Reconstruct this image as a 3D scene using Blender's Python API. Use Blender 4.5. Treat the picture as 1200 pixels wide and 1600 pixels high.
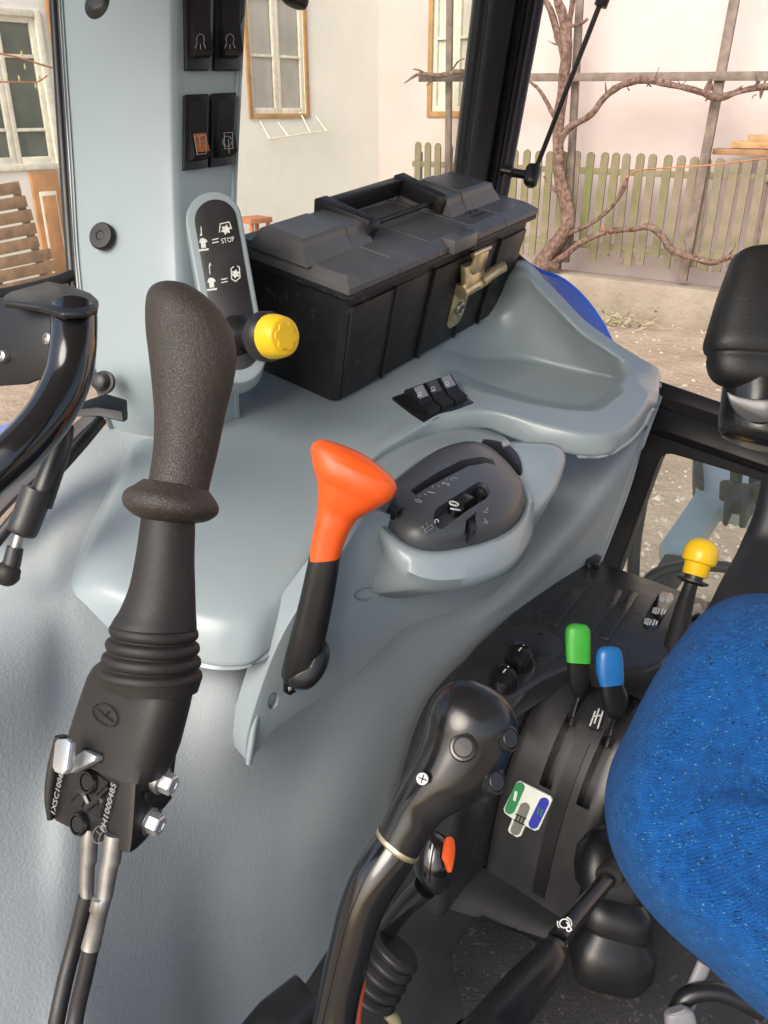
import bpy, bmesh, math, random
from mathutils import Vector, Matrix, noise
random.seed(7)
for o in list(bpy.data.objects): bpy.data.objects.remove(o)
SC = bpy.context.scene
COL = SC.collection
V = Vector

# ---------------------------------------------------------------- camera
F = 1300.0
TH = math.radians(25.7)
CT, ST = math.cos(TH), math.sin(TH)
CAM = V((0, 0, 2.25))
cd = bpy.data.cameras.new('camera'); cam = bpy.data.objects.new('camera', cd); COL.objects.link(cam)
cam.location = CAM; cam.rotation_euler = (math.radians(90) - TH, 0, 0)
cd.sensor_fit = 'VERTICAL'; cd.sensor_height = 36; cd.sensor_width = 27; cd.lens = 36 * F / 1600
cd.clip_start = .02; cd.clip_end = 400
cd.dof.use_dof = False
SC.camera = cam

# ---------------------------------------------------------------- light
SUN_EL, SUN_AZ = math.radians(38), math.radians(-150)      # azimuth from +Y towards +X
wd = bpy.data.worlds.new('World'); SC.world = wd; wd.use_nodes = True
nt = wd.node_tree; bg = nt.nodes['Background']
sky = nt.nodes.new('ShaderNodeTexSky'); sky.sky_type = 'NISHITA'; sky.sun_disc = False
sky.sun_elevation = SUN_EL; sky.sun_rotation = SUN_AZ; sky.dust_density = 4; sky.air_density = 1.0; sky.ozone_density = 1.0
nt.links.new(sky.outputs[0], bg.inputs[0]); bg.inputs[1].default_value = .15
sd = bpy.data.lights.new('sun', 'SUN'); sun = bpy.data.objects.new('sun', sd); COL.objects.link(sun)
sd.energy = 1.5; sd.angle = math.radians(40); sd.color = (1, .965, .92)
sdir = V((math.sin(SUN_AZ) * math.cos(SUN_EL), math.cos(SUN_AZ) * math.cos(SUN_EL), math.sin(SUN_EL)))
sun.rotation_euler = sdir.to_track_quat('Z', 'Y').to_euler(); sun.location = (-4, -4, 8)
SC.view_settings.view_transform = 'Standard'; SC.view_settings.look = 'None'
SC.view_settings.exposure = 0.74; SC.view_settings.gamma = 1
SC.render.resolution_x = 768; SC.render.resolution_y = 1024

# ---------------------------------------------------------------- geometry helpers
AZ = math.radians(40)
Q = V((-math.cos(AZ), math.sin(AZ), 0))      # towards the right side of the tractor
RR = V((math.sin(AZ), math.cos(AZ), 0))      # towards its rear
UP = V((0, 0, 1))
def ray(u, v):
    x = (u - 600) / F; y = (800 - v) / F
    return V((x, CT + y * ST, -ST + y * CT))
def W(u, v, d): return CAM + ray(u, v) * d
def WB(u, v, b): r = ray(u, v); return CAM + r * (b / r.dot(Q))
def WA(u, v, a): r = ray(u, v); return CAM + r * (a / r.dot(RR))
def WZ(u, v, z): r = ray(u, v); return CAM + r * ((z - CAM.z) / r.z)
def T(a, b, z): return V((0, 0, CAM.z + z)) + RR * a + Q * b
def WP(u, v, pl, off=0):
    r = ray(u, v); return CAM + r * ((pl[0] + pl[1] * off - CAM).dot(pl[1]) / r.dot(pl[1]))
def plane3(a, b, c):
    n = (b - a).cross(c - a).normalized()
    if n.dot(CAM - a) < 0: n = -n
    return (a, n)
SN = V((0.0838, -0.1963, 0.977)).normalized()
SHELF = (CAM + V((-0.071, 1.098, -0.368)), SN)
def SP(u, v, h=0): return WP(u, v, SHELF, h)

def pinv(parent):
    return Matrix.Translation(-parent.location) if parent is not None and parent.type == 'EMPTY' else Matrix.Identity(4)
def link(o, parent=None):
    COL.objects.link(o)
    if parent is not None:
        o.parent = parent; o.matrix_parent_inverse = pinv(parent)
    return o
def tag(o, label, cat, group=None):
    o['label'] = label; o['category'] = cat
    if group: o['group'] = group
    return o
def thing(name, label, cat, loc, group=None):
    o = bpy.data.objects.new(name, None); o.location = loc; o.empty_display_size = .05; COL.objects.link(o)
    return tag(o, label, cat, group)
def mobj(name, verts, faces, mat, parent=None, smooth=40):
    me = bpy.data.meshes.new(name); me.from_pydata([tuple(v) for v in verts], [], faces)
    return finish(name, me, mat, parent, smooth)
def finish(name, me, mat, parent, smooth=40, recalc=True):
    if recalc:
        bm = bmesh.new(); bm.from_mesh(me); bmesh.ops.recalc_face_normals(bm, faces=bm.faces); bm.to_mesh(me); bm.free()
    if smooth:
        me.polygons.foreach_set('use_smooth', [True] * len(me.polygons)); me.update()
        me.set_sharp_from_angle(angle=math.radians(smooth))
    if mat: me.materials.append(M[mat])
    o = bpy.data.objects.new(name, me)
    return link(o, parent)
def cr(p, t, closed=False):
    n = len(p)
    if closed: f = (t % 1) * n
    else: f = max(0, min(1, t)) * (n - 1)
    i = int(f)
    if not closed and i >= n - 1: i = n - 2
    x = f - i
    g = (lambda k: p[k % n]) if closed else (lambda k: p[max(0, min(n - 1, k))])
    a, b, c, d = g(i - 1), g(i), g(i + 1), g(i + 2)
    if not closed:
        if i == 0: a = b * 2 - c
        if i == n - 2: d = c * 2 - b
    return (b * 2 + (c - a) * x + (a * 2 - b * 5 + c * 4 - d) * x * x + (b * 3 - a - c * 3 + d) * x ** 3) * .5
def spl(p, n, closed=False):
    p = [V(q) for q in p]
    return [cr(p, i / (n if closed else n - 1), closed) for i in range(n)]
def grid_faces(R_, C_, wrap=False):
    f = []
    for i in range(R_ - 1):
        for j in range(C_ if wrap else C_ - 1):
            k = (j + 1) % C_
            f.append((i * C_ + j, i * C_ + k, (i + 1) * C_ + k, (i + 1) * C_ + j))
    return f
def loft(name, rings, mat, parent=None, cap=(True, True), smooth=40):
    n = len(rings[0]); vs = [p for r in rings for p in r]; fs = grid_faces(len(rings), n, True)
    if cap[0]: fs.append(tuple(range(n)))
    if cap[1]: fs.append(tuple(range((len(rings) - 1) * n, len(rings) * n)))
    return mobj(name, vs, fs, mat, parent, smooth)
def frames(pts):
    ts = []
    for i in range(len(pts)):
        a = pts[max(0, i - 1)]; b = pts[min(len(pts) - 1, i + 1)]; ts.append((b - a).normalized())
    nrm = ts[0].orthogonal().normalized(); out = []
    for t in ts:
        nrm = (nrm - t * nrm.dot(t)).normalized(); out.append((nrm.copy(), t.cross(nrm)))
    return out
def tube_rings(pts, rad, seg=16):
    fr = frames(pts); out = []
    for i, p in enumerate(pts):
        r = rad[i] if isinstance(rad, (list, tuple)) else rad
        out.append([p + fr[i][0] * (r * math.cos(2 * math.pi * k / seg)) + fr[i][1] * (r * math.sin(2 * math.pi * k / seg)) for k in range(seg)])
    return out
def tube(name, ctrl, rad, mat, parent=None, n=0, seg=16, smooth=40):
    pts = [V(p) for p in ctrl]
    if n:
        if isinstance(rad, (list, tuple)):
            rv = spl([V((r, 0, 0)) for r in rad], n); rad = [max(1e-4, v.x) for v in rv]
        pts = spl(pts, n)
    return loft(name, tube_rings(pts, rad, seg), mat, parent, smooth=smooth)
def lathe(name, o, ax, prof, mat, parent=None, seg=28, smooth=40):
    ax = ax.normalized(); e1 = ax.orthogonal().normalized(); e2 = ax.cross(e1)
    rings = [[o + ax * h + (e1 * math.cos(2 * math.pi * k / seg) + e2 * math.sin(2 * math.pi * k / seg)) * max(r, 1e-5) for k in range(seg)] for r, h in prof]
    return loft(name, rings, mat, parent, smooth=smooth)
def imgloft(name, secs, mat, parent=None, n=0, seg=28, ratio=1.0, ex=2.0, smooth=50, cap=(True, True)):
    S = []
    for s in secs:
        L, R_ = W(s[0], s[1], s[4]), W(s[2], s[3], s[4])
        rt = s[5] if len(s) > 5 else ratio; e = s[6] if len(s) > 6 else ex
        S.append(((L + R_) / 2, (R_ - L) / 2, rt, e))
    if n:
        c_ = spl([s[0] for s in S], n); e_ = spl([s[1] for s in S], n); k_ = spl([V((s[2], s[3], 0)) for s in S], n)
        S = [(c_[i], e_[i], k_[i].x, k_[i].y) for i in range(n)]
    rings = []
    for i, (c0, e1, rt, e) in enumerate(S):
        ax = (S[min(i + 1, len(S) - 1)][0] - S[max(i - 1, 0)][0]).normalized()
        e2 = e1.cross(ax)
        if e2.length < 1e-7: e2 = e1.cross(c0 - CAM)
        e2 = e2.normalized() * e1.length * rt
        ring = []
        for k in range(seg):
            a = 2 * math.pi * k / seg; ca, sa = math.cos(a), math.sin(a)
            ring.append(c0 + e1 * (math.copysign(abs(ca) ** (2 / e), ca)) + e2 * (math.copysign(abs(sa) ** (2 / e), sa)))
        rings.append(ring)
    return loft(name, rings, mat, parent, cap=cap, smooth=smooth)
def prism(name, pts, n, thick, mat, parent=None, bevel=0, seg=2, smooth=35):
    """outline pts on the front plane, body goes back along -n by thick"""
    bm = bmesh.new()
    vs = [bm.verts.new(p) for p in pts]; f = bm.faces.new(vs)
    r = bmesh.ops.extrude_face_region(bm, geom=[f])
    bmesh.ops.translate(bm, vec=-n * thick, verts=[g for g in r['geom'] if isinstance(g, bmesh.types.BMVert)])
    bmesh.ops.recalc_face_normals(bm, faces=bm.faces)
    if bevel: bmesh.ops.bevel(bm, geom=list(bm.edges), offset=bevel, segments=seg, affect='EDGES', profile=.5, clamp_overlap=True)
    me = bpy.data.meshes.new(name); bm.to_mesh(me); bm.free()
    return finish(name, me, mat, parent, smooth)
def pprism(name, pl, uv, thick, mat, parent=None, front=0.0, bevel=0, seg=2, sm=0, smooth=35):
    """outline given as photograph points lying on plane pl, raised by front"""
    pts = [WP(u, v, pl) + pl[1] * front for u, v in uv]
    if sm: pts = spl(pts, sm, True)
    return prism(name, pts, pl[1], thick + front, mat, parent, bevel, seg, smooth)
def box(name, c, ex, ey, ez, s, mat, parent=None, bevel=.002, seg=2):
    """box centred at c with axes ex ey ez and full sizes s"""
    h = [(-1, -1), (1, -1), (1, 1), (-1, 1)]
    return prism(name, [c + ex * (x * s[0] / 2) + ey * (y * s[1] / 2) + ez * (s[2] / 2) for x, y in h], ez, s[2], mat, parent, bevel, seg)
def bar(name, p, q, w, t, n, mat, parent=None, bevel=.0):
    d = (q - p); L = d.length; d.normalize(); n = (n - d * n.dot(d)).normalized(); s_ = d.cross(n)
    return box(name, (p + q) / 2, d, s_, n, (L, w, t), mat, parent, bevel)
def sheet(name, rows, mat, parent=None, nu=40, nv=40, thick=.006, away=None, smooth=60, disp=None):
    """smooth surface through a net of points, given real thickness away from the viewer"""
    tmp = [spl(r, nu) for r in rows]
    vs = []
    cols = [spl([tmp[i][j] for i in range(len(tmp))], nv) for j in range(nu)]
    P_ = [[cols[j][i] for j in range(nu)] for i in range(nv)]
    if disp:
        P_ = [[disp(i / (nv - 1), j / (nu - 1), P_[i][j]) for j in range(nu)] for i in range(nv)]
    nr = []
    for i in range(nv):
        for j in range(nu):
            a = P_[min(i + 1, nv - 1)][j] - P_[max(i - 1, 0)][j]; b = P_[i][min(j + 1, nu - 1)] - P_[i][max(j - 1, 0)]
            n = a.cross(b); n = n.normalized() if n.length > 1e-12 else V((0, 0, 1))
            if n.dot(CAM - P_[i][j]) < 0: n = -n
            nr.append(n)
    front = [p for r in P_ for p in r]; N = len(front)
    back = [front[k] - (away if away is not None else nr[k]) * thick for k in range(N)]
    fs = grid_faces(nv, nu); fb = [tuple(N + i for i in reversed(f)) for f in fs]
    rim = [j for j in range(nu)] + [i * nu + nu - 1 for i in range(1, nv)] + [(nv - 1) * nu + j for j in range(nu - 2, -1, -1)] + [i * nu for i in range(nv - 2, 0, -1)]
    side = [(rim[k], rim[(k + 1) % len(rim)], N + rim[(k + 1) % len(rim)], N + rim[k]) for k in range(len(rim))]
    return mobj(name, front + back, fs + fb + side, mat, parent, smooth)
def dome(name, pl, uv, prof, mat, parent=None, n=48, smooth=50, back=0.0):
    """closed outline on plane pl; prof = (scale, height) rings from the rim to the crown"""
    o = spl([WP(u, v, pl) for u, v in uv], n, True); c0 = sum(o, V((0, 0, 0))) / n
    rings = []
    if back: rings.append([p - pl[1] * back for p in o])
    for s_, h in prof: rings.append([c0 + (p - c0) * s_ + pl[1] * h for p in o])
    return loft(name, rings, mat, parent, smooth=smooth)
def cut(ob, cutters):
    for c_ in cutters:
        m = ob.modifiers.new('b', 'BOOLEAN'); m.object = c_; m.operation = 'DIFFERENCE'; m.solver = 'EXACT'
    bpy.context.view_layer.update()
    dg = bpy.context.evaluated_depsgraph_get()
    me = bpy.data.meshes.new_from_object(ob.evaluated_get(dg)); ob.modifiers.clear(); ob.data = me
    me.polygons.foreach_set('use_smooth', [True] * len(me.polygons)); me.update(); me.set_sharp_from_angle(angle=math.radians(35))
    for c_ in cutters: bpy.data.objects.remove(c_)
def text(name, s, pl, p0, p1, mat, parent, h=1.0, off=.0006, size=None):
    """lettering laid on plane pl, running from photograph point p0 to p1"""
    a, b = WP(*p0, pl), WP(*p1, pl); x = b - a; L = x.length; x.normalize(); y = pl[1].cross(x)
    cu = bpy.data.curves.new('t', 'FONT'); cu.body = s; cu.size = 1; cu.extrude = .012; cu.resolution_u = 2
    o = bpy.data.objects.new('t', cu); COL.objects.link(o); bpy.context.view_layer.update()
    me = bpy.data.meshes.new_from_object(o.evaluated_get(bpy.context.evaluated_depsgraph_get()))
    bpy.data.objects.remove(o); bpy.data.curves.remove(cu)
    xs = [v.co.x for v in me.vertices]; x0, w = min(xs), max(xs) - min(xs); k = size or L / w
    for v in me.vertices: v.co = a + x * ((v.co.x - x0) * k) + y * (v.co.y * k * h) + pl[1] * (off + v.co.z * .03)
    return finish(name, me, mat, parent, 0, recalc=False)
def strokes(name, pl, lines, w, mat, parent, off=.0007):
    vs, fs = [], []
    for ln in lines:
        pts = [WP(u, v, pl) + pl[1] * off for u, v in ln]
        for a, b in zip(pts, pts[1:]):
            d = (b - a)
            if d.length < 1e-6: continue
            d.normalize(); s_ = d.cross(pl[1]) * (w / 2); e = d * (w * .4); k = len(vs)
            lo = -pl[1] * .0006
            q4 = [a - e - s_, b + e - s_, b + e + s_, a - e + s_]
            vs += q4 + [q + lo for q in q4]
            fs += [(k, k + 1, k + 2, k + 3)] + [(k + i, k + 4 + i, k + 4 + (i + 1) % 4, k + (i + 1) % 4) for i in range(4)]
    return mobj(name, vs, fs, mat, parent, 0)
def circ(u, v, ru, rv=None, n=14, a0=0, a1=360, rot=0):
    rv = ru if rv is None else rv; o = []
    cr_, sr = math.cos(math.radians(rot)), math.sin(math.radians(rot))
    m = n if a1 - a0 >= 360 else n + 1
    for k in range(m):
        t = math.radians(a0 + (a1 - a0) * k / n); x, y = ru * math.cos(t), rv * math.sin(t)
        o.append((u + x * cr_ - y * sr, v + x * sr + y * cr_))
    return o

# ---------------------------------------------------------------- materials
M = {}
def mat(name, col, rough=.5, metal=0, var=0, vscale=6, col2=None, bump=None, coat=0, spec=.5, rvar=0, speck=None, vdetail=4):
    m = bpy.data.materials.new(name); m.use_nodes = True; M[name] = m
    nt = m.node_tree; N, L = nt.nodes, nt.links; p = N['Principled BSDF']
    p.inputs['Base Color'].default_value = (*col, 1); p.inputs['Roughness'].default_value = rough
    p.inputs['Metallic'].default_value = metal; p.inputs['Coat Weight'].default_value = coat; p.inputs['Coat Roughness'].default_value = .08
    p.inputs['Specular IOR Level'].default_value = spec
    tc = N.new('ShaderNodeTexCoord')
    src = None
    if var or col2:
        nz = N.new('ShaderNodeTexNoise'); nz.inputs['Scale'].default_value = vscale; nz.inputs['Detail'].default_value = vdetail
        L.new(tc.outputs['Object'], nz.inputs['Vector'])
        rp = N.new('ShaderNodeValToRGB'); c2 = col2 or tuple(max(0, c * (1 - var)) for c in col); c1 = col if col2 else tuple(min(1, c * (1 + var)) for c in col)
        rp.color_ramp.elements[0].position = .32; rp.color_ramp.elements[1].position = .68
        rp.color_ramp.elements[0].color = (*c2, 1); rp.color_ramp.elements[1].color = (*c1, 1)
        L.new(nz.outputs['Fac'], rp.inputs['Fac']); src = rp.outputs['Color']
    if speck:                                           # (colour, scale, threshold, amount)
        sz = N.new('ShaderNodeTexNoise'); sz.inputs['Scale'].default_value = speck[1]; sz.inputs['Detail'].default_value = 2
        L.new(tc.outputs['Object'], sz.inputs['Vector'])
        mr = N.new('ShaderNodeMapRange'); mr.inputs['From Min'].default_value = speck[2]; mr.inputs['From Max'].default_value = speck[2] + .05
        mr.inputs['To Max'].default_value = speck[3]; L.new(sz.outputs['Fac'], mr.inputs['Value'])
        mx = N.new('ShaderNodeMix'); mx.data_type = 'RGBA'; L.new(mr.outputs['Result'], mx.inputs['Factor'])
        mx.inputs[6].default_value = (*col, 1); mx.inputs[7].default_value = (*speck[0], 1)
        if src: L.new(src, mx.inputs[6])
        src = mx.outputs[2]
    if src: L.new(src, p.inputs['Base Color'])
    if rvar:
        rz = N.new('ShaderNodeTexNoise'); rz.inputs['Scale'].default_value = 22; rz.inputs['Detail'].default_value = 6
        L.new(tc.outputs['Object'], rz.inputs['Vector'])
        mr = N.new('ShaderNodeMapRange'); mr.inputs['From Min'].default_value = .3; mr.inputs['From Max'].default_value = .7
        mr.inputs['To Min'].default_value = rough - rvar; mr.inputs['To Max'].default_value = rough + rvar
        L.new(rz.outputs['Fac'], mr.inputs['Value']); L.new(mr.outputs['Result'], p.inputs['Roughness'])
    last = None
    for b in (bump or []):                              # (kind, scale, strength, distance)
        if b[0] == 'noise':
            tx = N.new('ShaderNodeTexNoise'); tx.inputs['Detail'].default_value = 5; out = tx.outputs['Fac']
        elif b[0] == 'cell':
            tx = N.new('ShaderNodeTexVoronoi'); tx.feature = 'SMOOTH_F1'; tx.inputs['Smoothness'].default_value = .3; out = tx.outputs['Distance']
        elif b[0] == 'crack':
            tx = N.new('ShaderNodeTexVoronoi'); tx.feature = 'DISTANCE_TO_EDGE'; out = tx.outputs['Distance']
        elif b[0] == 'wave':
            tx = N.new('ShaderNodeTexWave'); tx.inputs['Distortion'].default_value = 2.5; tx.bands_direction = 'Z'; out = tx.outputs['Fac']
        tx.inputs['Scale'].default_value = b[1]
        mp = N.new('ShaderNodeMapping'); L.new(tc.outputs['Object'], mp.inputs['Vector'])
        if len(b) > 4: mp.inputs['Scale'].default_value = b[4]
        L.new(mp.outputs['Vector'], tx.inputs['Vector'])
        if b[0] == 'crack':
            cl = N.new('ShaderNodeMapRange'); cl.inputs['From Max'].default_value = .12; L.new(out, cl.inputs['Value']); out = cl.outputs['Result']
        bp = N.new('ShaderNodeBump'); bp.inputs['Strength'].default_value = b[2]; bp.inputs['Distance'].default_value = b[3]
        L.new(out, bp.inputs['Height'])
        if last: L.new(last.outputs['Normal'], bp.inputs['Normal'])
        last = bp
    if last: L.new(last.outputs['Normal'], p.inputs['Normal'])
    return m
mat('grey_smooth', (.258, .308, .33), .27, var=.05, vscale=6, bump=[('noise', 900, .05, .0003), ('noise', 14, .05, .004)])
mat('grey_grain', (.325, .36, .373), .56, col2=(.29, .322, .336), vscale=5, speck=((.5, .49, .46), 210, .715, .45), rvar=.09, bump=[('cell', 330, .27, .001), ('noise', 900, .15, .0003)])
mat('grey_pillar', (.265, .325, .348), .42, var=.04, vscale=5, rvar=.05, bump=[('noise', 1000, .1, .0003)])
mat('grey_pod', (.052, .056, .063), .36, var=.08, rvar=.06, bump=[('noise', 1200, .12, .0003)])
mat('black_plastic', (.0085, .0085, .0095), .36, var=.25, vscale=30, rvar=.08, bump=[('noise', 1100, .15, .0003)])
mat('black_matte', (.0175, .0175, .019), .44, var=.3, vscale=25, rvar=.08, bump=[('noise', 900, .25, .0004)])
mat('black_deep', (.004, .004, .004), .7)
mat('black_gloss', (.008, .008, .009), .12, coat=.6, rvar=.05, bump=[('noise', 45, .08, .001)])
mat('black_knob', (.013, .013, .014), .17, var=.3, vscale=40, rvar=.09, bump=[('noise', 300, .03, .0004)])
mat('box_black', (.011, .011, .0125), .5, var=.3, vscale=18, rvar=.1, bump=[('noise', 700, .22, .0004)], speck=((.06, .06, .063), 60, .64, .5))
mat('box_lid', (.098, .098, .101), .34, var=.15, vscale=14, rvar=.05, bump=[('noise', 700, .22, .0004)], speck=((.13, .13, .135), 70, .62, .5))
mat('rubber_grip', (.027, .0215, .0175), .55, var=.2, vscale=14, rvar=.07, bump=[('crack', 480, .35, .0007), ('noise', 300, .5, .0012)], speck=((.06, .047, .033), 620, .56, .45))
mat('rubber_boot', (.0115, .010, .0092), .62, var=.3, vscale=20, rvar=.06, bump=[('noise', 500, .2, .0005)], speck=((.055, .046, .036), 420, .66, .4))
mat('armrest_vinyl', (.011, .011, .011), .5, var=.15, rvar=.05, bump=[('cell', 420, .25, .0006)])
mat('orange', (.78, .10, .012), .36, var=.09, vscale=11, rvar=.1, speck=((.45, .06, .012), 300, .72, .6), bump=[('noise', 200, .04, .0004)])
mat('orange_print', (.75, .1, .02), .4)
mat('yellow', (.76, .48, .012), .4, var=.09, vscale=18, rvar=.1, bump=[('noise', 300, .04, .0004)])
mat('green', (.045, .34, .04), .35, rvar=.1, var=.1, vscale=30)
mat('blue_tip', (.012, .13, .38), .35, rvar=.1, var=.1, vscale=30)
mat('blue_paint', (.03, .14, .8), .2, coat=.5, var=.04)
mat('steel', (.36, .36, .35), .42, .9, var=.2, vscale=80, rvar=.1, bump=[('noise', 400, .1, .0003)])
mat('zinc', (.52, .54, .56), .45, .75, var=.15, vscale=60, rvar=.1)
mat('brass', (.58, .49, .31), .32, .85, var=.25, vscale=60, rvar=.12)
mat('white_print', (.58, .58, .56), .5, var=.1, vscale=200)
mat('grey_print', (.24, .245, .25), .55)
mat('faint_print', (.11, .115, .12), .5)
mat('amber', (.32, .1, .025), .35, var=.2, vscale=120)
mat('sticker', (.62, .66, .62), .4, var=.05, vscale=60)
mat('sticker_green', (.03, .2, .075), .4)
mat('sticker_blue', (.03, .035, .32), .4)
mat('sticker_grey', (.16, .155, .14), .4)
mat('smoke_lens', (.2, .21, .22), .2, coat=.5)
mat('mat_rubber', (.022, .022, .023), .62, var=.25, vscale=12, rvar=.08, bump=[('cell', 260, .5, .0012)], speck=((.10, .095, .085), 130, .63, .5))
mat('floor_plastic', (.026, .027, .029), .5, var=.25, vscale=9, rvar=.08, bump=[('noise', 700, .2, .0004)], speck=((.1, .095, .085), 160, .68, .5))
mat('pillar_black', (.008, .0075, .0085), .5, var=.2, rvar=.06, bump=[('noise', 500, .1, .0003)])
mat('pillar_trim', (.03, .026, .031), .38, rvar=.05)
mat('linkage_blue', (.30, .37, .39), .5, var=.1, vscale=8)
mat('linkage_dark', (.02, .03, .026), .6, var=.3, vscale=14)
mat('seat_shell', (.012, .012, .014), .5, bump=[('noise', 600, .15, .0004)])
mat('grey_buckle', (.16, .16, .175), .45)
mat('stucco', (.79, .785, .735), .9, var=.035, vscale=1.3, bump=[('noise', 30, .15, .012), ('noise', 3, .3, .04)], vdetail=8)
mat('stucco_rear', (.575, .49, .465), .9, var=.05, vscale=1.1, bump=[('noise', 30, .2, .012), ('noise', 3, .3, .04)], vdetail=8)
mat('paint_white', (.72, .69, .58), .6, var=.12, vscale=14, bump=[('noise', 60, .4, .006)])
mat('wood_trim', (.42, .235, .085), .6, var=.2, vscale=8, bump=[('noise', 40, .4, .004)])
mat('wood_door', (.42, .2, .07), .6, var=.2, vscale=6, bump=[('wave', 30, .2, .004)])
mat('wood_bench', (.27, .155, .075), .65, var=.3, vscale=9, bump=[('noise', 50, .4, .004, (1, 1, 6))])
mat('wood_grey', (.19, .15, .125), .8, var=.3, vscale=9, bump=[('noise', 40, .6, .008)])
mat('wood_plank', (.45, .27, .13), .7, var=.25, vscale=7, bump=[('noise', 40, .4, .005)])
mat('picket_green', (.15, .15, .065), .85, col2=(.24, .205, .14), vscale=6, bump=[('noise', 40, .6, .008, (3, 3, .6))])
mat('picket_grey', (.25, .205, .155), .85, col2=(.16, .15, .085), vscale=6, bump=[('noise', 40, .6, .008, (3, 3, .6))])
mat('picket_moss', (.12, .155, .04), .85, col2=(.19, .16, .10), vscale=7, bump=[('noise', 40, .6, .008, (3, 3, .6))])
mat('bark', (.31, .205, .16), .85, col2=(.11, .062, .043), vscale=22, bump=[('noise', 40, 1, .04, (1.4, 1.4, .22)), ('noise', 130, .8, .01)])
mat('shoot', (.42, .16, .06), .7, var=.2, vscale=20)
mat('twig', (.2, .17, .1), .8, var=.3, vscale=30)
mat('dry_leaf', (.38, .33, .23), .8, col2=(.2, .19, .1), vscale=14)
mat('concrete', (.33, .285, .23), .9, col2=(.22, .185, .14), vscale=2.2, bump=[('noise', 16, .6, .03), ('noise', 70, .4, .008)], vdetail=9)
mat('soil', (.42, .33, .245), .95, col2=(.28, .215, .15), vscale=1.6, bump=[('noise', 9, .8, .05), ('noise', 60, .8, .015)], speck=((.55, .47, .37), 42, .62, .4), vdetail=10)
mat('stone', (.42, .36, .29), .9, var=.3, vscale=10)
mat('curtain', (.74, .72, .67), .85, var=.12, vscale=3)
mat('curtain_green', (.10, .135, .10), .8, var=.2, vscale=5)
mat('brick_red', (.45, .17, .08), .8, var=.2)
mat('headliner', (.35, .36, .37), .8)
mat('console_black', (.024, .0245, .0265), .31, var=.2, vscale=20, rvar=.08, bump=[('noise', 900, .25, .0004)], speck=((.12, .115, .11), 240, .72, .5))
mat('bracket_black', (.005, .005, .0055), .45)
mat('badge', (.045, .05, .056), .2)
mat('bud', (.42, .36, .13), .7)
mat('frit', (.02, .02, .02), .5)
# blue upholstery: knitted ribs with pale, green and dark flecks
def upholstery():
    m = mat('upholstery', (.008, .084, .29), .95, col2=(.005, .056, .205), vscale=90, spec=.12)
    nt = m.node_tree; N, L = nt.nodes, nt.links; p = N['Principled BSDF']
    p.inputs['Sheen Weight'].default_value = .12; p.inputs['Sheen Tint'].default_value = (.3, .55, 1, 1)
    tc = [n for n in N if n.type == 'TEX_COORD'][0]
    wv = N.new('ShaderNodeTexWave'); wv.bands_direction = 'Z'; wv.inputs['Scale'].default_value = 150; wv.inputs['Distortion'].default_value = 3.6; wv.inputs['Detail'].default_value = 3; wv.inputs['Detail Scale'].default_value = 2.2
    mp = N.new('ShaderNodeMapping'); mp.inputs['Rotation'].default_value = (.3, .25, 0); L.new(tc.outputs['Object'], mp.inputs['Vector']); L.new(mp.outputs['Vector'], wv.inputs['Vector'])
    src = p.inputs['Base Color'].links[0].from_socket
    def over(fac, col, src, mult=False):
        mx = N.new('ShaderNodeMix'); mx.data_type = 'RGBA'; L.new(fac, mx.inputs['Factor']); L.new(src, mx.inputs[6]); mx.inputs[7].default_value = (*col, 1)
        if mult: mx.blend_type = 'MULTIPLY'
        return mx.outputs[2]
    def fleck(scale, thr, seed, str_):
        nz = N.new('ShaderNodeTexNoise'); nz.inputs['Scale'].default_value = scale; nz.inputs['Detail'].default_value = 1
        mm = N.new('ShaderNodeMapping'); mm.inputs['Location'].default_value = (seed, seed * 2, 0); mm.inputs['Scale'].default_value = str_; L.new(tc.outputs['Object'], mm.inputs['Vector']); L.new(mm.outputs['Vector'], nz.inputs['Vector'])
        mr = N.new('ShaderNodeMapRange'); mr.inputs['From Min'].default_value = thr; mr.inputs['From Max'].default_value = thr + .04; L.new(nz.outputs['Fac'], mr.inputs['Value']); return mr.outputs['Result']
    inv = N.new('ShaderNodeMapRange'); inv.inputs['From Min'].default_value = .45; inv.inputs['From Max'].default_value = .05; inv.inputs['To Max'].default_value = .38; L.new(wv.outputs['Fac'], inv.inputs['Value'])
    src = over(inv.outputs['Result'], (.25, .3, .42), src, True)
    src = over(fleck(300, .685, 3, (1, 1, 2.2)), (.03, .2, .24), src)
    src = over(fleck(280, .725, 9, (1, 1, 2)), (.15, .24, .3), src)
    src = over(fleck(280, .67, 17, (1, 1, 2.4)), (.006, .015, .05), src)
    L.new(src, p.inputs['Base Color'])
    b1 = N.new('ShaderNodeBump'); b1.inputs['Strength'].default_value = .42; b1.inputs['Distance'].default_value = .0014; L.new(wv.outputs['Fac'], b1.inputs['Height'])
    nz = N.new('ShaderNodeTexNoise'); nz.inputs['Scale'].default_value = 700; L.new(tc.outputs['Object'], nz.inputs['Vector'])
    b2 = N.new('ShaderNodeBump'); b2.inputs['Strength'].default_value = 1; b2.inputs['Distance'].default_value = .002; L.new(nz.outputs['Fac'], b2.inputs['Height']); L.new(b1.outputs['Normal'], b2.inputs['Normal'])
    L.new(b2.outputs['Normal'], p.inputs['Normal'])
upholstery()
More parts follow.
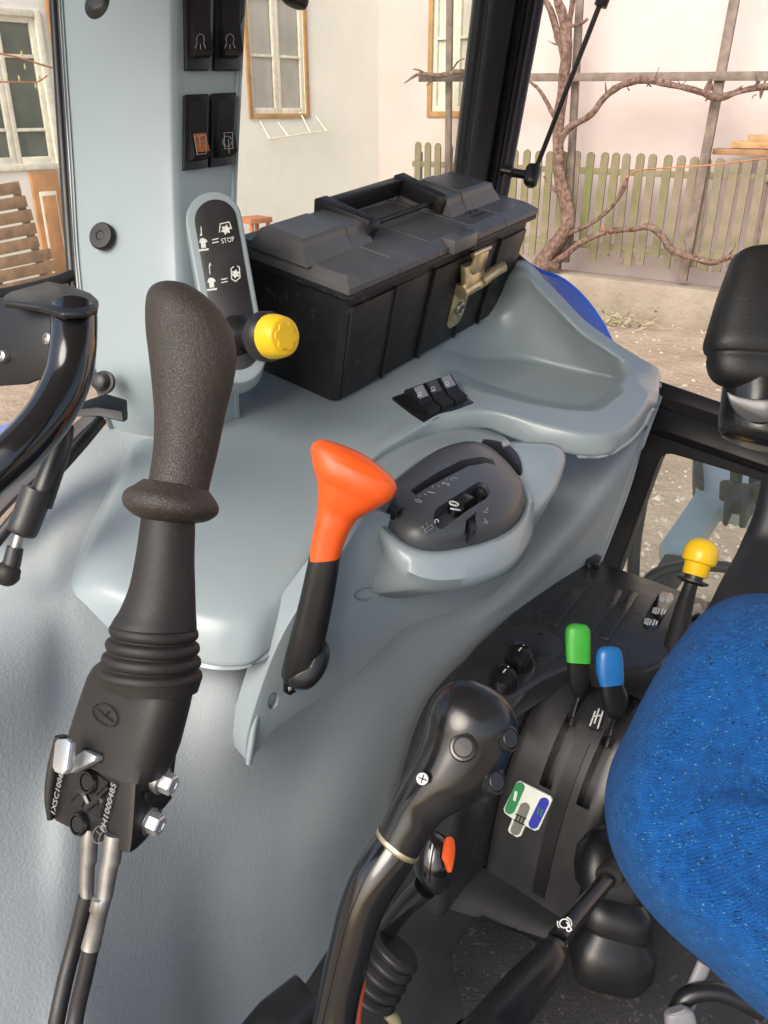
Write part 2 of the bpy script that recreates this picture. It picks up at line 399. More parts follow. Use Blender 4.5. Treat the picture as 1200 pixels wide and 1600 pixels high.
def glass(name, tint, refl, dust=.0):
    m = bpy.data.materials.new(name); m.use_nodes = True; M[name] = m; N, L = m.node_tree.nodes, m.node_tree.links
    N.remove(N['Principled BSDF']); out = N['Material Output']
    tr_ = N.new('ShaderNodeBsdfTransparent'); tr_.inputs[0].default_value = (*tint, 1)
    gl = N.new('ShaderNodeBsdfGlossy'); gl.inputs['Roughness'].default_value = .01
    fr = N.new('ShaderNodeFresnel'); fr.inputs[0].default_value = refl
    mx = N.new('ShaderNodeMixShader'); L.new(fr.outputs[0], mx.inputs[0]); L.new(tr_.outputs[0], mx.inputs[1]); L.new(gl.outputs[0], mx.inputs[2])
    tc = N.new('ShaderNodeTexCoord'); nz = N.new('ShaderNodeTexNoise'); nz.inputs['Scale'].default_value = 5; nz.inputs['Detail'].default_value = 8; L.new(tc.outputs['Object'], nz.inputs['Vector'])
    mr = N.new('ShaderNodeMapRange'); mr.inputs['From Min'].default_value = .35; mr.inputs['From Max'].default_value = .75; mr.inputs['To Min'].default_value = dust * .35; mr.inputs['To Max'].default_value = dust; L.new(nz.outputs['Fac'], mr.inputs['Value'])
    df = N.new('ShaderNodeBsdfDiffuse'); df.inputs[0].default_value = (.75, .73, .68, 1)
    m2 = N.new('ShaderNodeMixShader'); L.new(mr.outputs['Result'], m2.inputs[0]); L.new(mx.outputs[0], m2.inputs[1]); L.new(df.outputs[0], m2.inputs[2])
    L.new(m2.outputs[0], out.inputs[0])
glass('cab_glass', (.98, .99, .965), 1.1, .11)
glass('house_glass', (.97, .97, .96), 1.12, .05)
glass('rear_glass', (.95, .98, .96), 1.12, .05)
# ================================================================= OUTDOORS
me_g = []
NG = 70
gv, gf = [], []
for i in range(NG):
    for j in range(NG):
        x = -60 + 120 * (j / (NG - 1)); y = -40 + 120 * (i / (NG - 1))
        gv.append(V((x, y, 0)))
gf = grid_faces(NG, NG)
g = mobj('ground', gv, gf, 'soil', None, 60); g['kind'] = 'structure'
FD = V((.8, -.6, 0)); FN = V((-.6, -.8, 0)); F0 = V((2.88, 10.4, 0))
FPL = (F0, FN)
BPL = (F0 - FN * .5, FN)                                   # wall behind the fence
corner = WP(592, 300, BPL); corner.z = 0
AD = V((-.69, -.72, 0)).normalized(); AN = V((.72, -.69, 0)).normalized()
if AN.dot(CAM - corner) < 0: AN = -AN
APL = (corner, AN)
def rect_on(pl, D, uvs):
    ps = [WP(u, v, pl) for u, v in uvs]
    xs = [(p - pl[0]).dot(D) for p in ps]
    x0 = (xs[0] + xs[3]) / 2; x1 = (xs[1] + xs[2]) / 2; z1 = (ps[0].z + ps[1].z) / 2; z0 = (ps[2].z + ps[3].z) / 2
    return min(x0, x1), max(x0, x1), z0, z1
def slab(name, pl, D, x0, x1, z0, z1, t, m_, parent, holes=()):
    c0 = pl[0] + D * ((x0 + x1) / 2) + UP * ((z0 + z1) / 2) - pl[1] * (t / 2)
    o = box(name, c0, D, UP, pl[1], (x1 - x0, z1 - z0, t), m_, parent, 0)
    cs = []
    for (a, b, c_, d) in holes:
        cs.append(box('c', pl[0] + D * ((a + b) / 2) + UP * ((c_ + d) / 2), D, UP, pl[1], (b - a, d - c_, .5), m_, None, 0))
    if cs: cut(o, cs)
    return o
def house_window(parent, pl, D, r, cols, rows, trim, curtain='curtain', tw=.07, name='window'):
    """r = rectangle of the opening; rows = list of height fractions from below"""
    x0, x1, z0, z1 = r; n = pl[1]
    P_ = lambda x, z, o=0: pl[0] + D * x + UP * z + n * o
    w = box(name, P_((x0 + x1) / 2, (z0 + z1) / 2, -.066), D, UP, n, (x1 - x0 + .02, z1 - z0 + .02, .01), curtain, parent, 0)
    if trim:
        for (a, b, c_, d) in ((x0 - tw, x0, z0 - tw, z1 + tw), (x1, x1 + tw, z0 - tw, z1 + tw), (x0, x1, z0 - tw, z0), (x0, x1, z1, z1 + tw)):
            box('trim_board', P_((a + b) / 2, (c_ + d) / 2, .012), D, UP, n, (b - a, d - c_, .03), trim, w, .003)
    fw = .055
    for k in range(cols):                                   # casements
        a = x0 + (x1 - x0) * k / cols; b = x0 + (x1 - x0) * (k + 1) / cols
        for (p, q, c_, d) in ((a, a + fw, z0, z1), (b - fw, b, z0, z1), (a + fw, b - fw, z0, z0 + fw * 1.2), (a + fw, b - fw, z1 - fw, z1)):
            box('casement_rail', P_((p + q) / 2, (c_ + d) / 2, -.035), D, UP, n, (q - p - .002, d - c_, .05), 'paint_white', w, .004)
        cuts = [0] + rows + [1]
        for f in rows:
            zz = z0 + (z1 - z0) * f
            box('glazing_bar', P_((a + b) / 2, zz, -.035), D, UP, n, (b - a - 2 * fw, .032, .036), 'paint_white', w, .003)
        for f0, f1 in zip(cuts, cuts[1:]):
            za, zb = z0 + (z1 - z0) * f0, z0 + (z1 - z0) * f1
            box('pane', P_((a + b) / 2, (za + zb) / 2, -.045), D, UP, n, (b - a - 2 * fw + .01, zb - za, .004), 'house_glass', w, 0)
    return w
house = thing('house', 'white plastered house with wood-framed casement windows seen through the cab glass', 'house', corner)
wr1 = rect_on(APL, AD, [(381, -95), (466, -105), (479, 172), (391, 183)])
wl = rect_on(APL, AD, [(-75, 22), (52, 22), (88, 252), (-40, 262)])
wdoor = rect_on(APL, AD, [(58, 275), (92, 272), (108, 470), (75, 480)])
wall_a = slab('wall', APL, AD, -.35, 11, -.2, 6.5, .35, 'stucco', house, [wr1, wl])
house_window(house, APL, AD, wr1, 2, [.34, .67], 'wood_trim', tw=.055)
w_ = house_window(house, APL, AD, wl, 2, [.24, .74], 'paint_white', 'curtain_green', tw=.06)
dx0, dx1, dz0, dz1 = rect_on(APL, AD, [(44, 268), (94, 266), (114, 480), (80, 480)])
dr = box('door', APL[0] + AD * ((dx0 + dx1) / 2) + UP * (dz0 + dz1) / 2 + AN * .02, AD, UP, AN, (dx1 - dx0, dz1 - dz0, .05), 'wood_door', house, .004)
pcx, pcz = (dx0 + dx1) / 2, (dz0 + dz1) / 2
box('door_panel', APL[0] + AD * pcx + UP * (pcz - .05) + AN * .052, AD, UP, AN, ((dx1 - dx0) * .62, dz1 - dz0 - .3, .014), 'paint_white', dr, .004)
box('door_panel', APL[0] + AD * pcx + UP * (pcz - .05) + AN * .064, AD, UP, AN, ((dx1 - dx0) * .5, dz1 - dz0 - .38, .012), 'wood_door', dr, .004)
sh = rect_on(APL, AD, [(57, -60), (84, -60), (92, 95), (62, 95)])
box('shutter', APL[0] + AD * ((sh[0] + sh[1]) / 2 - .07) + UP * ((sh[2] + sh[3]) / 2) + AN * .05, AD, UP, AN, (.2, sh[3] - sh[2], .04), 'wood_door', house, .004)
# flower-box bracket under the window
br = [WP(405, 188, APL), WP(410, 217, APL), WP(434, 213, APL), WP(470, 208, APL), WP(495, 205, APL)]
fb = thing('flower_box_holder', 'thin cream metal flower box holder under the farther house window', 'bracket', br[1])
tube('rail', [br[1] + AN * .16, br[2] + AN * .16, br[3] + AN * .16, br[4] + AN * .16], .011, 'paint_white', fb, seg=6)
for k, (uu, vv, v2) in enumerate([(405, 186, 217), (434, 190, 213), (469, 176, 208), (494, 182, 205)]):
    a = WP(uu, vv, APL); b = WP(uu + 4, v2, APL)
    tube('hanger', [a, b + AN * .16], .011, 'paint_white', fb, seg=6)
# wall behind the fence
wallb = slab('rear_wall', BPL, FD, (corner - BPL[0]).dot(FD) - .3, 14, -.2, 6.5, .35, 'stucco_rear', house)
BPL0 = BPL
r2 = rect_on(BPL0, FD, [(678, -130), (752, -130), (752, 176), (678, 172)])
cs = box('c', BPL[0] + FD * ((r2[0] + r2[1]) / 2) + UP * ((r2[2] + r2[3]) / 2), FD, UP, FN, (r2[1] - r2[0], r2[3] - r2[2], .5), None, None, 0)
cut(wallb, [cs])
house_window(house, BPL0, FD, r2, 2, [.4, .75], 'wood_trim')

# ---- picket fence
fl = WP(655, 270, FPL); fr_ = WP(1260, 250, FPL)
fence = thing('picket_fence', 'weathered greenish wooden picket fence on the low concrete wall', 'fence', V((fl.x, fl.y, .5)))
def picket_mesh():
    bm = bmesh.new(); w, t = .047, .012
    prof = [(-w, 0), (w, 0), (w, .965), (w * .7, .988), (0, 1.0), (-w * .7, .988), (-w, .965)]
    a = [bm.verts.new((x, -t, z)) for x, z in prof]; b = [bm.verts.new((x, t, z)) for x, z in prof]
    bm.faces.new(a); bm.faces.new(list(reversed(b)))
    for k in range(len(prof)): bm.faces.new((a[k], b[k], b[(k + 1) % 7], a[(k + 1) % 7]))
    bmesh.ops.recalc_face_normals(bm, faces=bm.faces)
    me = bpy.data.meshes.new('picket'); bm.to_mesh(me); bm.free(); return me
pms = []
for mn in ('picket_green', 'picket_moss', 'picket_grey'):
    me = picket_mesh(); me.materials.append(M[mn]); pms.append(me)
pk = [(654, 221, 285), (671, 222, 285), (688, 223, 285), (706, 226, 300), (724, 228, 320), (742, 230, 340), (762, 232, 360), (783, 233, 380), (807, 233, 385), (825, 233, 398), (844, 235, 399), (862, 236, 395), (884, 236, 394), (905, 235, 394), (925, 237, 386),
      (945, 237, 408), (965, 238, 402), (984, 239, 403), (1003, 239, 417), (1023, 240, 415), (1046, 241, 405), (1066, 242, 421), (1087, 244, 411),
      (1109, 245, 420), (1128, 246, 426), (1150, 246, 428), (1172, 247, 420), (1196, 248, 430), (1220, 249, 432), (1245, 250, 435)]
for i, (u, vt, vb) in enumerate(pk):
    top = WP(u, vt, FPL); zb = WP(u, vb, FPL).z
    if u < 800: zb = .55
    me = pms[0 if u < 900 else (random.choice((0, 1, 0, 2)) if u < 1070 else random.choice((2, 2, 1)))]
    o = bpy.data.objects.new('picket', me); link(o, fence)
    o.location = V((top.x, top.y, zb)) + FN * random.uniform(.022, .03); o.scale = (1, 1, top.z - zb)
    o.rotation_euler = (random.uniform(-.01, .01), random.uniform(-.018, .018), math.atan2(FD.y, FD.x))
for vv in (262, 372):
    a = WP(800, vv, FPL); z = a.z
    p0 = WP(645, vv, FPL); p1 = WP(1290, vv, FPL); p0.z = p1.z = z
    bar('rail', p0, p1, .07, .04, FN, 'picket_green', fence, .004).name = 'rail'
for uu in (650, 878, 1200):
    p = WP(uu, 300, FPL) - FN * .06; p.z = .4; q = p.copy(); q.z = WP(uu, 238, FPL).z
    bar('post', p, q, .08, .07, FN, 'wood_grey', fence, .004)
kb0 = WP(640, 430, FPL); kb1 = WP(1330, 430, FPL); kb0.z = kb1.z = .2
kerb = bar('garden_wall', kb0 + FN * .05, kb1 + FN * .05, .46, .34, FN, 'concrete', None, .03)
tag(kerb, 'low pale concrete garden wall under the picket fence', 'wall')
# ---- trellis
tr_pl = (F0 + FN * .12, FN)
trel = thing('trellis', 'grey wooden trellis of upright posts with one long rail holding the vine', 'trellis', WP(1085, 420, tr_pl))
def wood(name, uv0, uv1, w, t, m_, parent, pl):
    return bar(name, WP(*uv0, pl), WP(*uv1, pl), w, t, FN, m_, parent, .004)
wood('post', (1172, -130), (1066, 440), .10, .05, 'wood_grey', trel, tr_pl)
wood('post', (913, -130), (884, 410), .085, .05, 'wood_grey', trel, (F0 + FN * .06, FN))
wood('post', (704, -130), (700, 300), .08, .05, 'wood_grey', trel, (F0 + FN * .06, FN))
wood('rail', (655, 122), (1290, 118), .085, .045, 'wood_grey', trel, (F0 + FN * .18, FN))
# ---- vine
vp = lambda o: (F0 + FN * o, FN)
vine = thing('grapevine', 'gnarled bare brown grapevine trained along the trellis rail', 'vine', WP(848, 425, vp(.3)))
def limb(name, pts, rr, m_='bark', n=40, o=.28, wob=.012, seg=10):
    c_ = [WP(u, v, vp(o + (k % 3) * .02)) for k, (u, v) in enumerate(pts)]
    P_ = spl(c_, n); rv = spl([V((r, 0, 0)) for r in rr], n)
    rings = []
    fr = frames(P_)
    for i, p in enumerate(P_):
        ring = []
        for k in range(seg):
            a = 2 * math.pi * k / seg
            r = max(.004, rv[i].x * (.62 if name != 'trunk' else .82)) * (1 + .22 * noise.noise(V((p.x * 5 + k * .9, p.z * 6, i * .22)))  + .12 * math.sin(a * 3 + i * .25))
            ring.append(p + fr[i][0] * r * math.cos(a) + fr[i][1] * r * math.sin(a))
        rings.append(ring)
    return loft(name, rings, m_, vine, smooth=70)
limb('trunk', [(838, 436), (852, 405), (880, 365), (888, 330), (878, 290), (872, 250), (872, 200), (880, 140), (884, 90), (882, 40), (872, 0), (868, -40)],
     [.15, .12, .10, .095, .09, .08, .075, .075, .07, .075, .055, .05], n=90, seg=14)
limb('root', [(826, 432), (840, 418), (858, 412), (872, 418)], [.08, .1, .1, .06])
limb('branch', [(874, 222), (890, 200), (922, 180), (945, 152), (975, 132), (1010, 125), (1050, 133), (1090, 142), (1122, 152), (1160, 142), (1200, 135), (1240, 138)],
     [.07, .065, .055, .055, .06, .055, .05, .05, .06, .045, .055, .05], n=110)
limb('branch', [(872, 372), (895, 362), (930, 345), (960, 318), (976, 290), (979, 278)], [.06, .045, .04, .035, .045, .02], n=50)
limb('branch', [(850, 418), (880, 400), (910, 378), (950, 362), (990, 358), (1015, 355), (1035, 370), (1050, 390), (1080, 402), (1112, 410), (1140, 402), (1170, 398)],
     [.06, .06, .055, .055, .045, .06, .06, .06, .055, .05, .04, .03], n=100)
limb('branch', [(866, 182), (852, 155), (840, 138), (826, 126)], [.045, .035, .03, .02], n=30)
limb('branch', [(884, 95), (868, 40), (858, 12), (845, -5), (820, -15)], [.07, .06, .055, .045, .04], n=30)
limb('branch', [(886, 60), (892, 20), (898, -20)], [.06, .05, .05], n=20)
limb('branch', [(884, 42), (905, 38), (918, 30)], [.03, .03, .025], n=14)
limb('branch', [(869, 300), (858, 288), (850, 275)], [.03, .03, .015], n=14)
limb('shoot', [(976, 280), (1000, 266), (1050, 262), (1110, 258), (1160, 252), (1215, 245)], [.014, .013, .012, .012, .011, .009], 'shoot', n=40)
limb('shoot', [(940, 352), (945, 362), (952, 368)], [.014, .01, .008], 'shoot', n=8)
for (u, v, du, dv, r) in [(948, 150, -2, -22, .018), (1108, 140, 2, -18, .05), (1186, 130, -6, -14, .02), (1150, 142, 10, -8, .02), (1140, 398, 10, -18, .015), (1112, 150, -10, 8, .02), (878, 60, -14, -14, .014), (1190, 140, -2, 14, .025), (990, 128, 12, -10, .02), (870, 70, -14, -6, .01)]:
    limb('spur', [(u, v), (u + du * .6, v + dv * .5), (u + du, v + dv)], [r * 1.6, r, r * .5], 'bark', n=8, seg=6)
random.seed(11)
for _ in range(26):
    u, v = random.choice([(random.uniform(950, 1200), random.uniform(126, 148)), (random.uniform(870, 886), random.uniform(10, 330)), (random.uniform(920, 1130), random.uniform(360, 408))])
    du, dv = random.uniform(-16, 16), random.uniform(-26, -4) if random.random() < .7 else random.uniform(4, 18)
    limb('twig', [(u, v), (u + du * .5 + random.uniform(-3, 3), v + dv * .5), (u + du, v + dv)], [.012, .009, .004], 'bark', n=6, seg=5)
v2 = thing('vine_branch', 'short leafless vine tip on the trellis rail seen beside the farther window', 'vine', WP(690, 118, vp(.3)))
vine_main = vine; vine = v2
limb('branch', [(745, 118), (715, 112), (690, 118), (665, 116), (650, 118), (632, 130)], [.05, .045, .05, .04, .03, .01], n=40)
limb('spur', [(668, 118), (655, 110), (645, 108)], [.03, .02, .01], n=8, seg=6)
limb('spur', [(672, 116), (674, 126), (666, 134)], [.025, .018, .01], n=8, seg=6)
limb('spur', [(706, 110), (716, 96), (726, 92)], [.02, .015, .01], n=8, seg=6)
# ---- boards lying on the fence, dried weeds by the wall, bench, board
bd = F0 - FN * .12
for k, (u0, u1, va, lab) in enumerate([(1118, 1290, 236, 'brown sawn board lowest on the fence top, right of the trellis post'), (1146, 1290, 225, 'tan sawn board in the middle of the pile on the fence'), (1172, 1290, 216, 'short tan board topmost on the fence pile')]):
    a, b = WP(u0, va, (bd, FN)), WP(u1, va - 2, (bd, FN)); b.z = a.z
    o = bar('board', a, b, .07 if k else .06, .22, FN, 'wood_plank' if k else 'wood_bench', None, .004)
    tag(o, lab, 'board', 'boards lying on the fence')
random.seed(3)
wp_ = WZ(958, 508, 0)
vs, fs = [], []
for k in range(150):
    c_ = wp_ + V((random.gauss(0, .2), random.gauss(0, .14), abs(random.gauss(.0, .07)) + .01)); d = V((random.gauss(0, 1), random.gauss(0, 1), random.gauss(.2, .6))).normalized(); s_ = d.orthogonal().normalized()
    L = random.uniform(.05, .14); w = L * random.uniform(.2, .4); b = len(vs); nn = d.cross(s_)
    vs += [c_ - d * L * .5, c_ + s_ * w * .5 + nn * w * .2, c_ + d * L * .5, c_ - s_ * w * .5 + nn * w * .2]; fs += [(b, b + 1, b + 2), (b, b + 2, b + 3)]
dw = mobj('dried_weeds', vs, fs, 'dry_leaf', None, 0); tag(dw, 'clump of pale dried leaves on the ground at the garden wall', 'plant')
# scattered stones on the yard (one mass)
vs, fs = [], []
for k in range(900):
    u = random.uniform(860, 1250); v = random.uniform(470, 960); c_ = WZ(u, v, 0); r = random.uniform(.008, .028) * (1.6 if random.random() < .1 else 1); b = len(vs)
    for (x, y, z) in [(1, 0, 0), (0, 1, 0), (-1, 0, 0), (0, -1, 0), (0, 0, .7)]:
        vs.append(c_ + V((x * r * random.uniform(.6, 1.2), y * r * random.uniform(.6, 1.2), z * r)))
    fs += [(b, b + 1, b + 4), (b + 1, b + 2, b + 4), (b + 2, b + 3, b + 4), (b + 3, b, b + 4)]
st = mobj('gravel', vs, fs, 'stone', None, 0); st['kind'] = 'stuff'; st['label'] = 'loose pale gravel scattered over the yard'; st['category'] = 'gravel'
bpl = (corner + AN * .7, AN)
bench = thing('garden_bench', 'brown slatted wooden bench by the house wall outside the front side glass', 'bench', V((WP(20, 440, bpl).x, WP(20, 440, bpl).y, 0)))
for (u0, v0, u1, v1) in [(-90, 312, 31, 292), (-90, 336, 41, 314), (-90, 360, 50, 335), (-90, 384, 56, 356), (-90, 408, 60, 377), (-90, 430, 80, 396), (-90, 452, 87, 414), (-90, 474, 92, 434)]:
    wood_a, wood_b = WP(u0, v0, bpl), WP(u1, v1, bpl)
    bar('slat', wood_a, wood_b, .105, .03, AN, 'wood_bench', bench, .006)
bar('frame', WP(-30, 290, bpl) - AN * .045, WP(10, 490, bpl) - AN * .045, .07, .05, AN, 'wood_bench', bench, .004)
bar('frame', WP(24, 285, bpl) - AN * .045, WP(84, 470, bpl) - AN * .045, .07, .05, AN, 'wood_bench', bench, .004)
st_ = thing('garden_board', 'reddish wooden board on made-up legs by the house wall just behind the toolbox top corner', 'stool', V((WP(399, 347, bpl).x, WP(399, 347, bpl).y, 0)))  # a loose board; the stool legs are made up to carry it
sa, sb_ = WP(380, 345, bpl), WP(414, 349, bpl); sb_.z = sa.z
bar('seat', sa, sb_, .06, .3, AN, 'brick_red', st_, .005)  # the board itself
for p_ in (sa.lerp(sb_, .12), sa.lerp(sb_, .88)):
    for o_ in (-.11, .11):
        q_ = p_ + AN * o_; q2 = q_.copy(); q2.z = 0; bar('leg', q_ - UP * .03, q2, .04, .04, AN, 'brick_red', st_, .003)
# twig in front of the near window
tw = thing('budding_twig', 'thin reddish twigs with yellow buds crossing the near house window', 'twig', WP(0, 88, (corner + AN * 1.6, AN)))
tp = (corner + AN * 1.6, AN)
tube('stem', [WP(-10, 82, tp), WP(30, 90, tp), WP(55, 98, tp), WP(82, 106, tp)], .008, 'shoot', tw, 16, 6)
tube('stem', [WP(-10, 128, tp), WP(30, 128, tp), WP(58, 128, tp), WP(74, 118, tp)], .006, 'shoot', tw, 16, 6)
for (u, v) in [(34, 80), (39, 100), (11, 118), (30, 118), (62, 118), (56, 130)]:
    lathe('bud', WP(u, v + 5, tp), UP, [(.001, -.02), (.008, -.01), (.010, .005), (.006, .02), (.001, .03)], 'bud', tw, 6)

# ---- rear linkage behind the tractor (seen through the low rear pane)
lp = plane3(W(1082, 720, 2.35), W(1200, 754, 2.2), W(1035, 856, 2.05))
link_ = thing('lift_arm', 'pale blue-grey steel lift arm behind the low rear window', 'lift arm', W(1090, 860, 2.1))
pprism('arm_plate', lp, [(1082, 718), (1130, 705), (1215, 730), (1215, 800), (1180, 806), (1127, 791), (1075, 868), (1041, 862), (1029, 851), (1088, 766)], .05, 'linkage_blue', link_, bevel=.006)
pprism('cylinder_cover', lp, [(1082, 722), (1098, 726), (1100, 768), (1090, 764), (1083, 750)], .06, 'linkage_dark', link_, front=.03, bevel=.008)
hk = thing('hitch_bracket', 'dark green-black hitch bracket behind the low rear window', 'bracket', W(1160, 790, 2.1))
hp = (lp[0] + lp[1] * .08, lp[1])
pprism('bracket_body', hp, [(1134, 752), (1150, 746), (1152, 752), (1170, 754), (1182, 750), (1184, 772), (1174, 784), (1166, 800), (1156, 800), (1158, 780), (1146, 778), (1138, 798), (1130, 796), (1132, 772)], .05, 'linkage_dark', hk, bevel=.006)
for (u, v) in [(1134, 768), (1182, 772), (1150, 749), (1180, 752)]:
    lathe('pin', WP(u, v, hp) - hp[1] * .02, hp[1], [(.015, 0), (.015, .045), (.008, .05)], 'linkage_dark', hk, 12)
for lab, pts in [('black hydraulic hose hanging at the left of the low rear pane', [(1012, 720), (1003, 780), (992, 850), (988, 930)]),
                 ('black hydraulic hose looping behind the yellow knob lever', [(1000, 930), (1020, 900), (1060, 886), (1110, 884), (1160, 892), (1200, 910)])]:
    h = tube('hydraulic_hose', [W(u, v, 1.75) for u, v in pts], .013, 'black_matte', None, 24, 10)
    tag(h, lab, 'hose', 'hydraulic hoses behind the cab')
bx = thing('tail_block', 'dark block under the lift arm seen through the low rear pane', 'bracket', W(1055, 885, 2.0))
pprism('block_body', (lp[0] + lp[1] * .02, lp[1]), [(1038, 862), (1078, 868), (1050, 905), (1005, 915)], .06, 'linkage_dark', bx, bevel=.01)
# ================================================================= CAB SHELL
roof = prism('cab_roof', [T(-.12, -.75, .62), T(1.5, -.75, .62), T(1.5, 1.1, .62), T(-.12, 1.1, .62)], UP, .10, 'headliner', None, .03)  # unseen roof added to shade the cab; front edge pulled back for light
tag(roof, 'pale grey cab roof lining out of view, cut short in front to let light in', 'roof')
# ---- grey pillar with switches
pil = thing('cab_pillar', 'pale blue-grey cab pillar with rocker switches and PTO decal', 'pillar', W(240, 660, 1.0))
PD = lambda u: 0
secs = []
for (v, ul, ur_, ue) in [(-120, 92, 262, 385), (0, 98, 262, 379), (140, 107, 263, 373), (280, 116, 266, 367), (400, 123, 270, 366), (520, 136, 276, 366), (585, 150, 281, 368), (640, 166, 286, 371), (690, 184, 292, 376), (730, 200, 298, 380)]:
    dd = .97 + max(0, v) * .00004 + (0, .03, .075, .12)[(585, 640, 690, 730).index(v)] if v in (585, 640, 690, 730) else .97 + max(0, v) * .00004
    row = [W(ul - 2, v, dd + .16), W(ul, v, dd + .055), W(ul + 3, v, dd + .047), W(ul + (ur_ - ul) * .33, v, dd + .028), W(ul + (ur_ - ul) * .66, v, dd + .012), W(ur_ - 6, v, dd), W(ur_ + 10, v, dd + .001), W(ur_ + 30, v, dd + .014), W((ur_ + ue) / 2 + 12, v, dd + .036), W(ue - 5, v, dd + .062), W(ue, v, dd + .072), W(ue + 1, v, dd + .19)]
    secs.append(row)
sheet('pillar_panel', secs, 'grey_pillar', pil, nu=72, nv=40, thick=.004, smooth=60)
sw_pl = plane3(W(292, 0, .983), W(374, 0, 1.032), W(293, 260, .9934))
BROW = [[(284, -10), (332, -10), (330, 111), (286, 111)], [(332, -10), (379, -10), (376, 111), (330, 111)],
        [(284, 150), (328, 148), (326, 262), (282, 268)], [(326, 148), (371, 146), (366, 256), (324, 262)]]
def bil(qd, s, t):
    (ax, ay), (bx_, by), (cx, cy), (dx_, dy) = qd
    return ((1 - s) * ((1 - t) * ax + t * dx_) + s * ((1 - t) * bx_ + t * cx), (1 - s) * ((1 - t) * ay + t * dy) + s * ((1 - t) * by + t * cy))
for k, qd in enumerate(BROW):
    bz = pprism('switch_bezel', sw_pl, [bil(qd, .03, 0), bil(qd, .88, 0), bil(qd, .88, 1), bil(qd, .03, 1)], .02, 'black_plastic', pil, front=.006, bevel=.0012)
    # rocker: wedge rising towards its lower half
    t0, tm, t1 = (-.1, .38, .86) if k < 2 else (.12, .52, .90)
    A, B = (.18, .76)
    f = lambda s, t, h: WP(*bil(qd, s, t), sw_pl) + sw_pl[1] * h
    vs = [f(A, t0, .004), f(B, t0, .004), f(A, t0, .009), f(B, t0, .009), f(A, tm, .010), f(B, tm, .010), f(A, t1 - .05, .0205), f(B, t1 - .05, .0205), f(A, t1, .017), f(B, t1, .017), f(A, t1, .004), f(B, t1, .004)]
    fs = [(0, 1, 3, 2), (2, 3, 5, 4), (4, 5, 7, 6), (6, 7, 9, 8), (8, 9, 11, 10), (0, 2, 4, 10), (4, 6, 8, 10), (1, 3, 5, 11), (5, 7, 9, 11), (0, 1, 11, 10)]
    rk = mobj('rocker_switch', vs, fs, 'black_plastic', bz, 20)
    wl_ = plane3(f(A, tm, .0105), f(B, tm, .0105), f(A, t1 - .05, .021))
    u0, v0 = bil(qd, .5, tm + (t1 - .14 - tm) * .5 )
    v0 += 5; u0 += 5
    if k == 2:
        mobj('switch_lens', [f(A + .06, tm + .03, .0118), f(B - .06, tm + .03, .0118), f(B - .06, t1 - .08, .0206), f(A + .06, t1 - .08, .0206)], [(0, 1, 2, 3)], 'amber', rk, 0)
        strokes('switch_icon', (wl_[0] + wl_[1] * .0012, wl_[1]), [[(304, 214), (322, 212), (322, 240), (308, 242), (304, 214)], [(312, 214), (313, 230)], [(308, 222), (320, 221)]], .0007, 'grey_print', rk)
    elif k == 3:
        strokes('switch_icon', wl_, [circ(355, 221, 7, 8), [(350, 208), (363, 207), (364, 232), (351, 233), (350, 208)], [(357, 218), (358, 240)]], .0007, 'grey_print', rk)
    else:
        strokes('switch_icon', wl_, [circ(u0, v0, 6, 8, a0=150, a1=390), [(u0 - 5, v0 + 6), (u0 - 8, v0 + 14)], [(u0, v0 + 8), (u0, v0 + 15)], [(u0 + 5, v0 + 6), (u0 + 8, v0 + 14)]], .0007, 'grey_print', rk)
pn = plane3(W(120, 300, 1.017), W(250, 300, .985), W(180, 600, 1.0))
def onp(u, v, o=0): return WP(u, v, pn, o)
lathe('grommet', onp(166, 14, -.004), pn[1], [(.026, 0), (.026, .006), (.023, .012), (.016, .016), (.013, .02), (.010, .021), (.0001, .021)], 'black_matte', pil, 32)
lathe('plug', onp(161, 370, -.003), pn[1], [(.0165, 0), (.0165, .004), (.015, .006), (.006, .0062), (.005, .0052), (.0001, .0052)], 'pillar_black', pil, 28)
lathe('bolt_cap', onp(165, 598, -.004), pn[1], [(.014, 0), (.014, .005), (.011, .006), (.010, .016), (.007, .018), (.0001, .018)], 'black_matte', pil, 6 * 4)
# PTO decal plate on a raised shoulder
pt = plane3(W(310, 340, .955), W(372, 340, .965), W(365, 560, .945))
def stad(c0, r0, c1, r1, n=16):
    ang = math.degrees(math.atan2(c1[1] - c0[1], c1[0] - c0[0]))
    return [(c0[0] + r0 * math.cos(math.radians(ang + 90 + 180 * k / n)), c0[1] + r0 * 1.0 * math.sin(math.radians(ang + 90 + 180 * k / n))) for k in range(n + 1)] + \
           [(c1[0] + r1 * math.cos(math.radians(ang - 90 + 180 * k / n)), c1[1] + r1 * math.sin(math.radians(ang - 90 + 180 * k / n))) for k in range(n + 1)]
o_out = stad((334, 342), 44, (372, 555), 44)
sh_ = pprism('pto_bezel', pt, o_out, .05, 'grey_smooth', pil, bevel=.008, seg=4)
pl_in = stad((337, 345), 33, (372, 545), 33)
dk = pprism('pto_decal', pt, pl_in, .001, 'black_matte', sh_, front=.0012, bevel=.0004)
ptd = (pt[0] + pt[1] * .0014, pt[1])
def gear(u, v, r): 
    o = []
    for k in range(24):
        rr = r * (1 if (k // 2) % 2 else .68); o.append((u + rr * math.cos(k * math.pi / 12), v + rr * math.sin(k * math.pi / 12)))
    return o
text('pto_lettering', 'STOP', ptd, (347, 381), (367, 377), 'white_print', dk, h=1.3)
